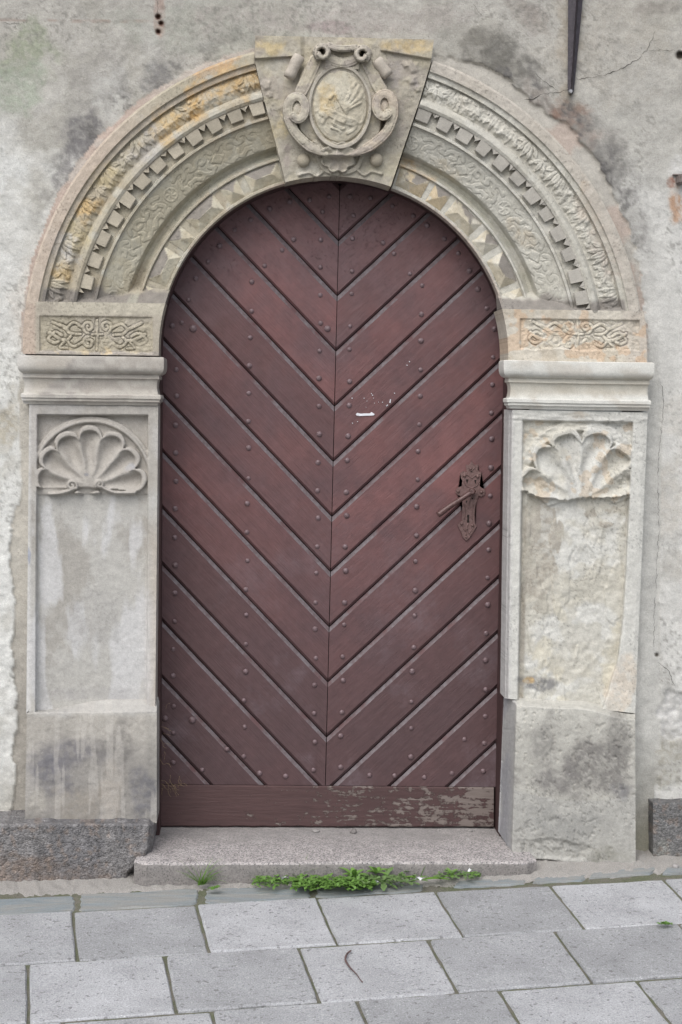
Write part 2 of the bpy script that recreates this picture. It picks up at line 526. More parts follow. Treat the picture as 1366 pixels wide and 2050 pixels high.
def mat_sand():
    t = NT('sandy_mortar')
    c = t.mix(t.noise(12, 5), S(148, 145, 141), S(170, 166, 161))
    c = t.mix(1.0, c, t.ramp(t.noise(300, 3, 0.7), [(0.3, 0.72), (0.7, 1.25)]), 'MULTIPLY')
    n = t.bump(t.noise(130, 5, 0.75), 0.006)
    return t.fin(c, 0.95, n, 0.1)
M['sand'] = mat_sand()
def mat_slate():
    t = NT('blue_slate')
    g = t.pos((3, 14, 40))
    oi = t.n('ShaderNodeObjectInfo')
    c = t.mix(oi.outputs['Random'], S(122, 131, 136), S(136, 141, 142))
    c = t.mix(t.ramp(t.noise(2.2, 5, 0.6, g, 0.6), [(0.4, 0.0), (0.62, 1.0)]), c, S(140, 140, 137))
    c = t.mix(1.0, c, t.ramp(t.noise(200, 3, 0.7), [(0.3, 0.84), (0.7, 1.12)]), 'MULTIPLY')
    n = t.bump(t.noise(3, 5, 0.65, g, 0.8), 0.006)
    return t.fin(c, 0.75, n, 0.35)
M['slate'] = mat_slate()
def mat_granite():
    t = NT('granite')
    sep = t.n('ShaderNodeSeparateXYZ'); t.l(t.geo.outputs['Position'], sep.inputs[0])
    v = t.voro(210, out='Color'); v2 = t.voro(290, out='Color')
    c = t.mix(t.ramp(v, [(0.35, 0.0), (0.6, 1.0)]), S(134, 131, 131), S(176, 170, 168))
    c = t.mix(t.ramp(v2, [(0.74, 0.0), (0.80, 1.0)]), c, S(166, 161, 158))
    c = t.mix(t.ramp(v2, [(0.16, 1.0), (0.22, 0.0)]), c, S(90, 86, 86))
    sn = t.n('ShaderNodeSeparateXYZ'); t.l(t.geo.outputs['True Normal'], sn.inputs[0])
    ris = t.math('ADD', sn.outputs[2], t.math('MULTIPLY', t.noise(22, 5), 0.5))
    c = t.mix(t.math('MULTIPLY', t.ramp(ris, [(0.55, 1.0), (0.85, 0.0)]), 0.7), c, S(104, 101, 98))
    # grime ground into the step near the door, feet keep the middle of the front edge clean
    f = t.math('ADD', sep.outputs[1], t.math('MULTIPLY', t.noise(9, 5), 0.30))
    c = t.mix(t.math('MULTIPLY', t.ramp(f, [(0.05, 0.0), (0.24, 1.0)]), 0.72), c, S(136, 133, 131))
    c = t.mix(1.0, c, t.ramp(t.noise(25, 5), [(0.3, 0.86), (0.7, 1.10)]), 'MULTIPLY')
    n = t.bump(t.noise(190, 4, 0.7), 0.0022)
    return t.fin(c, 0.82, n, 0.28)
M['granite'] = mat_granite()
def mat_pebble():
    t = NT('pebble')
    oi = t.n('ShaderNodeObjectInfo')
    c = t.mix(oi.outputs['Random'], S(110, 106, 104), S(165, 162, 160))
    return t.fin(t.mix(1.0, c, t.ramp(t.noise(200, 3), [(0.3, 0.8), (0.7, 1.15)]), 'MULTIPLY'), 0.8, t.bump(t.noise(150, 3), 0.002), 0.2)
M['pebble'] = mat_pebble()
def mat_leaf(name, a, b):
    t = NT(name)
    oi = t.n('ShaderNodeObjectInfo')
    c = t.mix(t.noise(55, 3), a, b)
    m = t.fin(c, 0.5, None, 0.35)
    t.b.inputs['Subsurface Weight'].default_value = 0.0
    tr = t.n('ShaderNodeBsdfTranslucent'); t.l(c, tr.inputs[0])
    mx = t.n('ShaderNodeMixShader'); mx.inputs[0].default_value = 0.3
    t.l(t.b.outputs[0], mx.inputs[1]); t.l(tr.outputs[0], mx.inputs[2]); t.l(mx.outputs[0], t.out.inputs['Surface'])
    return m
M['leaf_a'] = mat_leaf('chickweed_leaf', S(86, 120, 54), S(118, 156, 78))
M['leaf_b'] = mat_leaf('dandelion_leaf', S(98, 136, 62), S(132, 170, 88))
M['blade'] = mat_leaf('grass_blade', S(86, 128, 44), S(120, 158, 70))
M['leaf_c'] = mat_leaf('greyish_leaf', S(92, 122, 70), S(126, 150, 98))

# ------------------------------------------------------------------ ground and street
def plane_grid(name, x0, x1, y0, y1, nx, ny, dz, mat, kind, bumpy=0.0):
    xs = np.linspace(x0, x1, nx); ys = np.linspace(y1, y0, ny)
    X, Yg = np.meshgrid(xs, ys)
    Z = gz(X, dz) + (fbm(X * 600, Yg * 600, 25, 3, 5) - 0.5) * bumpy
    o = link(name, mesh_np(name, np.stack([X, Yg, Z], -1).reshape(-1, 3), grid_faces(ny, nx)), mat)
    return tag(o, kind=kind)
plane_grid('ground', -45, 45, -60, 1.5, 12, 12, -0.05, M['street'], 'structure')
bed = plane_grid('pavement', -3.4, 3.4, -3.2, 0.1, 480, 240, -0.0065, M['joint'], 'structure', 0.003)

def slab_mesh(name, q, top, thick, cham=0.0045, jit=0.003, n=7, rough=0.002, seed=0):
    """paving piece: four ground corners (x,y) -> slightly worn block with eased arrises"""
    rnd = random.Random(seed)
    q = [np.array(p[:2]) for p in q]
    cen = sum(q) / 4
    ring = []
    for k in range(4):
        a, b = q[k], q[(k + 1) % 4]
        for i in range(n):
            p = a + (b - a) * i / n
            inw = cen - p; inw = inw / (np.linalg.norm(inw) + 1e-9)
            j = rnd.random() * jit * (2.2 if i == 0 else 1.0)
            ring.append(p + inw * j)
    m = len(ring)
    co = []; fs = []
    tz = [rnd.uniform(-0.0012, 0.0018), rnd.uniform(-0.001, 0.001), rnd.uniform(-0.001, 0.001), 0]
    def z(p): return gz(p[0], top) + tz[0] + tz[1] * (p[0] - cen[0]) * 3 + tz[2] * (p[1] - cen[1]) * 3
    for p in ring: co.append((p[0], p[1], z(p) - thick))
    for p in ring: co.append((p[0], p[1], z(p) - cham * rnd.uniform(0.7, 1.6)))
    for p in ring:
        inw = cen - p; inw = inw / np.linalg.norm(inw); pp = p + inw * cham * rnd.uniform(0.8, 1.5)
        co.append((pp[0], pp[1], z(pp)))
    for r in range(2):
        for i in range(m):
            i2 = (i + 1) % m
            fs.append((r * m + i, r * m + i2, (r + 1) * m + i2, (r + 1) * m + i))
    co.append((cen[0], cen[1], z(cen)))
    for i in range(m): fs.append((2 * m + i, 2 * m + (i + 1) % m, 3 * m))
    me = bpy.data.meshes.new(name)
    me.from_pydata([tuple(map(float, c)) for c in co], [], fs)
    me.update()
    return me

rowy = [(-0.374, 0.1034), (-0.768, 0.114), (-1.152, 0.121), (-1.54, 0.124), (-1.93, 0.124), (-2.32, 0.124), (-2.71, 0.124)]
jx = [(-0.426, 6.4), (-0.124, 6.1), (0.015, 5.6), (-0.2, 5), (0.03, 5), (-0.17, 5)]
sid = 0
for r in range(6):
    (ya, ka), (yb, kb) = rowy[r], rowy[r + 1]
    x0 = jx[r][0]
    js = []
    for n in range(-7, 8):
        x = x0 + n * 0.3775 + random.uniform(-0.003, 0.003)
        ang = math.radians(5.6 - 3.4 * x if abs(x) < 1.3 else 5.6 - 3.4 * 1.3 * (1 if x > 0 else -1))
        ytop = ya + ka * x
        dy = (yb - ya) + (kb - ka) * x
        js.append(((x, ytop), (x - dy * math.tan(ang), 0)))
    for a, b in zip(js[:-1], js[1:]):
        g = 0.0024; gh = 0.0065
        A = (a[0][0] + g, ya + ka * a[0][0] - gh); B = (b[0][0] - g, ya + ka * b[0][0] - gh)
        Cc = (b[1][0] - g, yb + kb * b[1][0] + gh * .4); Dd = (a[1][0] + g, yb + kb * a[1][0] + gh * .4)
        me = slab_mesh('paving_slab', [A, Dd, Cc, B], random.uniform(-0.0015, 0.0025), 0.03, seed=sid)
        link('paving_slab', me, M['slab'], bed); sid += 1

# slate edging between the slabs and the house
def gq(*pts): return [PG(u, v)[:2] for u, v in pts]
edg = [gq((-330, 1818), (-330, 1852), (-90, 1834), (-90, 1800)), gq((-80, 1800), (-80, 1834), (152, 1824), (154, 1790)),
       gq((159, 1789), (157, 1823), (398, 1809), (402, 1776)), gq((408, 1777), (408, 1808), (624, 1797), (626, 1768)),
       gq((632, 1770), (632, 1796), (850, 1782), (850, 1762)), gq((918, 1756), (905, 1776), (1050, 1770), (1068, 1748)),
       gq((1070, 1750), (1064, 1768), (1170, 1762), (1182, 1741)), gq((1188, 1742), (1176, 1757), (1300, 1750), (1322, 1736)),
       gq((1330, 1738), (1325, 1750), (1470, 1740), (1480, 1722))]
for i, q in enumerate(edg):
    me = slab_mesh('edging_stone', q, -0.003 + 0.003 * (i > 4), 0.03, 0.005, 0.010, 9, seed=100 + i)
    link('edging_stone', me, M['slate'], bed)
# sandy grit along the foot of the house
def grit_strip():
    n = 700; m = 24
    u = np.linspace(-700, 2000, n)[None, :] * np.ones((m, 1))
    t = np.linspace(0, 1, m)[:, None]
    top = np.interp(u, [-700, 0, 270, 700, 1060, 1366, 2000], [1700, 1700, 1715, 1712, 1700, 1690, 1660])
    bot = np.interp(u, [-700, 0, 160, 400, 640, 860, 1060, 1180, 1366, 2000], [1840, 1797, 1794, 1784, 1778, 1774, 1768, 1760, 1746, 1700]) + (fbm(u, u * 0, 30, 3, 9) - 0.5) * 10
    v = top + (bot - top) * t
    p = PG(u, v, -0.004)
    p[..., 2] += np.interp(u, [-700, 250, 600, 1060, 1400], [0.008, 0.008, 0.010, 0.024, 0.010]) * (1 - 0.75 * ss(0.4, 1.0, t))
    p[..., 2] += (fbm(u, v, 7, 4, 21) - 0.5) * 0.012 - 0.008 * ss(0.85, 1, t) * np.ones_like(u)
    return link('grit_strip', mesh_np('grit_strip', p.reshape(-1, 3), grid_faces(m, n)), M['sand'])
tag(grit_strip(), kind='structure')

# ------------------------------------------------------------------ facade wall
AX, AY = 668.0, 707.0                     # centre of the arch
def shear(u, v): return v + 0.014 * (u - AX)
wall = empty('facade_wall', P(100, 1500, 0.0), 'old mottled plaster house wall around the stone portal', 'wall')

def key_l(v): return np.interp(v, [-50, 72, 125, 200, 300, 362, 500], [510, 511, 511, 529, 556, 571, 600])
def key_r(v): return np.interp(v, [-50, 80, 125, 200, 300, 370, 500], [866, 869, 863, 841, 807, 784, 745])

uu = np.concatenate([np.linspace(-3200, -120, 30), np.linspace(-60, -6, 10), np.arange(0, 1368, 3.4), np.linspace(1374, 1420, 10), np.linspace(1500, 4400, 30)])
vv = np.concatenate([np.linspace(-1900, -120, 20), np.linspace(-60, -6, 10), np.arange(0, 1770, 3.4), np.linspace(1775, 1850, 5)])
U, V = np.meshgrid(uu, vv)
r_ = np.hypot(U - AX, (V - 0.014 * (U - AX)) - AY)
thd = np.degrees(np.arctan2(AY - (V - 0.014 * (U - AX)), U - AX))
r_eff = np.where(V < AY, r_, 1e4)
hw = (fbm(U, V, 220, 4, 1) - 0.5) * 0.016 + (fbm(U, V, 24, 4, 2) - 0.5) * 0.0045 + (fbm(U, V, 9, 2, 4) - 0.5) * 0.002
# the mortar fillet next to the arch and the ragged lip of the plaster
bw = np.interp(thd, [0, 12, 22, 30, 38, 45, 52, 58, 63, 70, 88, 100, 120, 128, 140, 150, 165, 180],
               [8, 10, 20, 28, 34, 38, 20, 38, 28, 12, 5, 6, 9, 10, 12, 10, 6, 5]) + (fbm(U, V, 18, 4, 6) - 0.5) * np.where(thd > 90, 11, 22)
lip = ss(-2.5, 2.5, r_eff - 622 - bw)
hw = hw + np.where(thd > 90, 0.007, 0.009) * lip - 0.006
fil = 1 - lip
hw = np.where(fil > 0.5, hw + 0.008 * (1 - ss(0, 30, r_eff - 622)), hw)
# light colours first
c = np.ones(U.shape + (3,)) * S(181, 179, 172)
c = lerpc(c, S(173, 170, 163), ss(420, 40, V + (fbm(U, V, 160, 3, 8) - 0.5) * 200))
left = ss(330, 60, U) * ss(120, 330, V)
c = lerpc(c, S(204, 204, 200), left * ss(0.35, 0.6, fbm(U, V, 120, 5, 11)))
c = lerpc(c, S(162, 159, 150), ss(0.56, 0.66, fbm(U, V, 90, 6, 12)) * 0.5)
c = lerpc(c, S(198, 197, 192), ss(0.56, 0.66, fbm(U, V, 150, 6, 13)) * 0.55 * ss(150, 420, V))
right = ss(1150, 1300, U) * ss(250, 420, V)
c = lerpc(c, S(198, 197, 193), right * 0.8)
for a in [(60, 110, 60, 60, 30, S(142, 148, 128), .8), (40, 175, 45, 60, 40, S(156, 164, 148), .7), (440, 60, 190, 70, 0, S(158, 160, 150), .55),
          (180, 190, 55, 150, 12, S(150, 147, 142), .6), (178, 265, 42, 60, 20, S(112, 110, 110), .85), (150, 320, 40, 70, 20, S(120, 118, 118), .8),
          (330, 150, 45, 28, -35, S(118, 116, 116), .75), (230, 210, 40, 140, -28, S(186, 185, 180), .7), (300, 90, 20, 90, 5, S(172, 171, 166), .5),
          (320, 30, 10, 60, 0, S(150, 118, 104), .5), (690, 40, 330, 40, 0, S(158, 150, 146), .4), (660, 55, 90, 12, 0, S(138, 120, 122), .5),
          (985, 95, 75, 40, 25, S(118, 115, 108), .7), (1030, 140, 70, 45, 40, S(102, 100, 95), .75), (960, 75, 40, 22, 10, S(120, 117, 110), .6),
          (1090, 215, 55, 40, 40, S(126, 118, 112), .75), (1150, 245, 45, 60, 0, S(134, 108, 94), .75), (1140, 110, 26, 120, 0, S(158, 146, 128), .5),
          (1185, 290, 50, 75, -30, S(118, 114, 110), .65), (1215, 335, 40, 40, 30, S(108, 106, 104), .7), (1270, 430, 32, 90, -12, S(140, 138, 134), .6),
          (1240, 90, 160, 110, 0, S(168, 163, 153), .5), (1300, 230, 120, 130, 0, S(166, 164, 158), .5), (1355, 330, 26, 60, 0, S(206, 205, 202), .7),
          (1355, 410, 18, 60, 0, S(168, 120, 76), .7), (1345, 365, 12, 16, 0, S(140, 84, 56), .8), (1060, 30, 60, 24, 40, S(132, 124, 116), .5),
          (1320, 20, 50, 20, 0, S(122, 116, 110), .5), (20, 500, 60, 200, 0, S(204, 204, 200), .6), (60, 620, 40, 100, 0, S(196, 190, 182), .5),
          (1345, 840, 50, 40, 0, S(196, 192, 184), .5), (1345, 1000, 40, 120, 0, S(178, 172, 162), .5), (1350, 1130, 40, 40, 0, S(160, 156, 148), .5),
          (1350, 1450, 40, 90, 0, S(150, 148, 142), .6), (1335, 1530, 50, 60, 0, S(140, 136, 122), .6), (15, 860, 25, 80, 0, S(160, 150, 128), .6)]:
    c = lerpc(c, a[5], blob(U, V, a[0], a[1], a[2], a[3], a[4], 0.85, 48, int(a[0]) % 97, 0.42) * a[6])
c = lerpc(c, S(140, 116, 104), ss(4, 1, np.abs(V - 40 - 0.012 * U + (fbm(U, V * 0, 40, 3, 66) - .5) * 5)) * ss(330, 250, U) * (U > -300) * ss(0.35, 0.55, fbm(U, V, 30, 3, 67)) * 0.5)
# spotty soot where the plaster meets the arch
soot = ss(0.50, 0.62, fbm(U, V, 34, 5, 31)) * ss(75, 15, r_eff - 622 - bw) * lip * (ss(95, 130, thd) * ss(165, 135, thd) + ss(70, 58, thd) * ss(8, 35, thd) * 1.1)
soot = soot * (0.4 + 0.6 * ss(0.42, 0.58, fbm(U, V, 9, 4, 32, 0.65)))
c = lerpc(c, S(98, 96, 95), np.clip(soot, 0, 1) * 0.85)
fine = ss(0.60, 0.70, fbm(U, V, 7, 3, 33, 0.6)) * ss(0.40, 0.60, fbm(U, V, 120, 4, 34))
c = lerpc(c, S(122, 120, 114), fine * 0.5)
# mortar fillet colour
fc = np.where((thd > 90)[..., None], S(178, 170, 162), S(176, 172, 164))
fc = lerpc(fc, S(178, 156, 144), ss(0.45, 0.6, fbm(U, V, 60, 3, 40)) * 0.5 * ss(62, 50, np.where(thd > 90, 180 - thd, thd)))
c = np.where((fil * (r_eff < 700))[..., None] > 0.5, fc, c)
# smooth strips beside the pilasters, and the broken white plaster left of the portal
ledge = 27 + (fbm(V, U * 0, 60, 4, 50) - 0.5) * 26 + (fbm(V, U, 12, 2, 51) - 0.5) * 8
ledge = np.where(V < 1010, 40 + (fbm(V, U * 0, 90, 3, 52) - 0.5) * 26, ledge)
strip = ss(2, -2, ledge - U) * (U < 60) * ss(715, 790, V)
c = lerpc(c, S(178, 173, 163), strip * 0.9)
c = lerpc(c, S(148, 144, 137), strip * ss(1100, 1500, V) * 0.8)
lw = (U < ledge) * (V > 715) * (U > -400)
c = lerpc(c, S(206, 206, 202), lw * ss(0.35, 0.55, fbm(U, V, 50, 5, 53)) * ss(960, 1100, V))
hole = ss(0.60, 0.68, fbm(U, V, 55, 5, 54)) * lw * ss(1250, 1400, V)
c = lerpc(c, S(150, 148, 143), hole * 0.8)
hw = hw + 0.008 * lw * ss(900, 1100, V) - hole * 0.010 + lw * ss(1000, 1200, V) * (fbm(U, V, 14, 4, 55) - 0.5) * 0.007
rs = 1322 + (fbm(V, U * 0, 70, 3, 56) - 0.5) * 10
strip2 = (U > 1260) * ss(2, -2, U - rs) * ss(660, 740, V)
strip2 = strip2 * np.where(V > 1500, ss(1, -1, U - 1312), 1)
c = lerpc(c, S(184, 183, 178), strip2 * 0.9)
c = lerpc(c, S(152, 150, 142), strip2 * ss(1450, 1620, V) * 0.8)
c = lerpc(c, S(128, 126, 110), strip2 * ss(1600, 1690, V) * 0.7)
hw = hw + 0.004 * (U >= rs) * ss(740, 900, V)
fl2 = blob(U, V, 1350, 1430, 34, 48, 0, 0.3, 30, 61, 0.1)
c = lerpc(c, S(196, 195, 193), fl2 * 0.7); hw = hw - fl2 * 0.010
# drilled holes
for (hx, hy, hr) in [(317, 34, 5), (323, 47, 4.5), (317, 64, 4.5), (1362, 111, 8), (1315, 1311, 3.2)]:
    dd = np.hypot(U - hx, V - hy)
    hw = hw - 0.022 * ss(hr + 0.6, hr - 2.4, dd)
    c = lerpc(c, S(88, 58, 48) if hx < 400 else S(84, 76, 68), ss(hr + 3, hr - 1, dd) * 0.9)
c = c * (0.90 + 0.20 * fbm(U, V, 5.5, 3, 35, 0.7))[..., None]
# opening for the portal
cu = (U[:-1, :-1] + U[1:, 1:]) / 2; cv = (V[:-1, :-1] + V[1:, 1:]) / 2
rr = np.hypot(cu - AX, cv - 0.014 * (cu - AX) - AY)
inside = ((rr < 596) & (cv < 720)) | ((cu > 90) & (cu < 1245) & (cv >= 700)) | ((cu > key_l(cv) + 12) & (cu < key_r(cv) - 12) & (cv > 95) & (cv < 400))
nr_, nc_ = U.shape
me = mesh_np('plaster', P(U, V, -hw).reshape(-1, 3), grid_faces(nr_, nc_)[~inside.ravel()], c.reshape(-1, 3))
link('plaster', me, M['plaster'], wall)

# plaster cracks (dirt-filled, following the surface)
def crack(pts, width, seed, y=-0.012):
    rnd = random.Random(seed)
    fine = []
    for (x0, y0), (x1, y1) in zip(pts[:-1], pts[1:]):
        k = max(2, int(math.hypot(x1 - x0, y1 - y0) / 5))
        for i in range(k): fine.append((x0 + (x1 - x0) * i / k + rnd.uniform(-1.6, 1.6), y0 + (y1 - y0) * i / k + rnd.uniform(-1.6, 1.6)))
    fine.append(pts[-1])
    co = []; fs = []
    for i, (x, yv) in enumerate(fine):
        a = fine[max(0, i - 1)]; b = fine[min(len(fine) - 1, i + 1)]
        dx, dy = b[0] - a[0], b[1] - a[1]; L = math.hypot(dx, dy) + 1e-6
        ww = 0.72 * width * rnd.uniform(0.3, 1.0) * min(1, 0.25 + min(i, len(fine) - 1 - i) / 4)
        h0 = y
        for s_ in (-1, 1): co.append(tuple(P(x - dy / L * ww * s_, yv + dx / L * ww * s_, h0)))
    for i in range(len(fine) - 1): fs.append((2 * i, 2 * i + 1, 2 * i + 3, 2 * i + 2))
    me = bpy.data.meshes.new('plaster_crack'); me.from_pydata(co, [], fs); me.update()
    return link('plaster_crack', me, M['void'], wall)
def wall_y(pts):
    x, yv = pts[len(pts) // 2]
    i = np.abs(vv - yv).argmin(); j = np.abs(uu - x).argmin()
    return -float(hw[max(0, i - 6):i + 7, max(0, j - 6):j + 7].max()) - 0.0006
for k, (pts, wd) in enumerate([([(1048, 199), (1066, 200), (1082, 189)], 1.4), ([(1082, 189), (1112, 186), (1138, 180)], 1.1),
                               ([(1150, 160), (1180, 155), (1208, 152)], .8), ([(1208, 152), (1238, 140), (1262, 128), (1285, 112)], 1.0),
                               ([(1285, 112), (1300, 92), (1312, 62)], .7), ([(1295, 100), (1325, 101), (1352, 101)], .6),
                               ([(1070, 145), (1090, 162), (1118, 184)], .7), ([(948, 10), (968, 34)], .6), ([(1322, 760), (1330, 800), (1326, 850)], .55), ([(1326, 850), (1320, 900), (1317, 960)], .55),
                               ([(1317, 960), (1318, 1010), (1320, 1060)], .5), ([(1320, 1060), (1316, 1120), (1312, 1190)], .5), ([(1312, 1190), (1310, 1250), (1309, 1300)], .5),
                               ([(1318, 1325), (1340, 1345), (1354, 1380)], .7), ([(316, 0), (316, 28)], .8), ([(0, 47), (45, 47)], .8)]):
    crack(pts, wd, k, wall_y(pts))

# roughcast plinths
def plinth(uL, uR, top, bot, seed, h0, edge=None, colr=S(120, 118, 118)):
    nc = int((uR - uL) / 3.2); nr = int((bot - top) / 3.0)
    U, V = bl(nr, nc, (uL, top), (uR, top), (uR, bot), (uL, bot))
    if edge is not None:
        t = (U - uL) / (uR - uL); U = uL + t * (edge(V) - uL)
    V = V + (fbm(U, V * 0, 25, 3, seed + 3) - 0.5) * 6 * ss(top + 14, top, V)
    H = h0 + (fbm(U, V, 60, 3, seed) - 0.5) * 0.007 + (fbm(U, V, 6, 3, seed + 1) - 0.5) * 0.009
    H = H - 0.05 * ss(top + 8, top, V)
    if edge is not None: H = H - 0.05 * ss(16, 0, edge(V) - U) ** 2
    c = np.ones(U.shape + (3,)) * colr
    c = lerpc(c, S(102, 101, 103), ss(0.45, 0.62, fbm(U, V, 90, 4, seed + 2)) * 0.7)
    c = lerpc(c, S(118, 106, 98), blob(U, V, 60, bot - 50, 140, 45, 0, 0.7, 40, seed, 0.6) * 0.8)
    pb = ss(0.66, 0.74, fbm(U, V, 11, 2, seed + 7))
    c = lerpc(c, S(134, 120, 110), pb * 0.45)
    return sheet('roughcast_plinth', U, V, H, c, M['roughcast'], wall, back=0.12, skirt='lrt')
plinth(-900, 318, 1643, 1805, 70, 0.175, lambda v: np.interp(v, [1640, 1695, 1712, 1748, 1800], [309, 307, 300, 264, 258]))
plinth(1308, 2300, 1600, 1770, 80, 0.06, None, S(124, 124, 120))

# ------------------------------------------------------------------ stone portal
portal = empty('stone_portal', P(668, 1700, 0.0), 'carved sandstone portal with round arch, keystone cartouche and shell niches', 'portal')

def stone_noise(U, V, seed=0):
    return (fbm(U, V, 60, 4, seed + 200) - 0.5) * 0.006 + (fbm(U, V, 10, 3, seed + 210) - 0.5) * 0.0028

# -- relief patterns, drawn once as tiles
TS = 240
def frieze_tile():
    s, t = np.meshgrid(np.arange(0, TS, 0.75), np.arange(0, 62, 0.75))
    half = []
    half += [curve([(22, 16), (36, 10), (46, 14), (44, 24), (34, 26)]), curve([(46, 14), (58, 9), (66, 15), (60, 22)]),
             curve([(60, 22), (72, 24), (80, 14), (92, 12), (96, 22), (86, 25)]), curve([(92, 12), (104, 8), (112, 16)]),
             [(24, 50), (44, 50)], [(44, 50), (44, 42), (60, 42)], curve([(60, 42), (70, 50), (80, 44), (74, 36)]),
             [(80, 46), (96, 52), (108, 44)], curve([(30, 30), (26, 40), (34, 44)]), curve([(100, 30), (96, 38), (104, 44)])]
    st = half + [[(TS - a, b) for a, b in p] for p in half]
    h = incised(s, t, st, 0.6, 1.1)
    dots = [(20, 9), (70, 33), (TS - 20, 9), (TS - 70, 33), (52, 33), (TS - 52, 33)]
    for x, y in dots: h = np.maximum(h, 0.6 * (1 - ss(3, 5, np.hypot(s - x, t - y))))
    for x in (0, TS):
        d = np.hypot(s - x, t - 32)
        ring = 1 - ss(1.5, 3, np.abs(d - 13.5))
        leaf = (d < 12) * (0.45 + 0.4 * np.cos(6 * np.arctan2(t - 32, s - x) + d * 0.3))
        h = np.where(d < 16, np.maximum(ring, leaf) - 0.6 * ss(14, 15.5, d), h)
    lz = np.abs(s - 120) / 20 + np.abs(t - 33) / 14
    h = np.where(lz < 1.05, 0.9 - 1.3 * (1 - ss(0.08, 0.16, np.abs(lz - 0.92))), h)
    return h
FT = frieze_tile()
LS = 84
def leaf_tile():
    s, t = np.meshgrid(np.arange(0, LS, 0.75), np.arange(0, 48, 0.75))
    h = np.full(s.shape, 0.12)
    def lobe(x, y, ang, L, W, top):
        a = math.radians(ang); dx, dy = math.sin(a), -math.cos(a)
        for off in (-LS, 0, LS):
            px, py = s - x - off, t - y
            q = (px * dx + py * dy) / L; e = px * dy - py * dx + 5 * np.sin(np.clip(q, 0, 1) * 2.2) * (1 if ang > 0 else -1) * min(1, abs(ang) / 60)
            wd = W * np.sin(np.pi * np.clip(q, 0.02, .98) ** 0.75) + 0.01
            k = np.abs(e) / wd
            inside = (q > 0) & (q < 1) & (k < 1.15)
            hh = top * (0.62 + 0.38 * np.sqrt(np.clip(1 - k * k, 0, 1))) - 0.34 * (1 - ss(0.0, 0.22, k)) * ss(0.05, 0.2, q) - 0.5 * ss(0.9, 1.05, k)
            np.copyto(h, np.where(inside & (k <= 1.0), np.maximum(h - 0.02, hh), np.where(inside, np.minimum(h, 0.05), h)))
    for ang, L, W, top in ((78, 30, 6, .75), (-78, 30, 6, .75), (48, 36, 7, .85), (-48, 36, 7, .85), (20, 40, 7, .92), (-20, 40, 7, .92), (0, 42, 6.5, 1.0)):
        lobe(42, 45, ang, L, W, top)
    for ang, L, W, top in ((38, 24, 6, .7), (-38, 24, 6, .7), (0, 28, 5.5, .8)):
        lobe(0, 30, ang, L, W, top)
    for x, y, r in ((18, 12, 6), (66, 12, 6), (0, 38, 6)):
        h = np.maximum(h, 0.8 * (1 - ss(r * .5, r, np.hypot((s - x + LS / 2) % LS - LS / 2, t - y))))
    return h
LT = leaf_tile()
def samp(T, s, t, per, step=0.75):
    i = np.clip((t / step), 0, T.shape[0] - 1.001); j = np.mod(s, per) / step
    j = np.clip(j, 0, T.shape[1] - 1.001)
    i0 = i.astype(int); j0 = j.astype(int); fi = i - i0; fj = j - j0
    return (T[i0, j0] * (1 - fj) + T[i0, j0 + 1] * fj) * (1 - fi) + (T[i0 + 1, j0] * (1 - fj) + T[i0 + 1, j0 + 1] * fj) * fi

PR = [350, 352, 356.5, 358, 398, 400, 404, 406, 413, 420, 425, 428, 478, 483, 485, 490, 491.5, 521, 523.5, 530, 537, 540, 543, 560, 575, 584, 586, 596, 599, 618, 622]
PH = [-.026, -.016, -.016, -.026, -.026, -.016, -.016, -.034, -.047, -.042, -.022, -.012, .020, .024, .036, .036, .026, .026, .050, .056, .053, .044, .032, .042, .038, .031, .046, .046, .055, .055, .050]

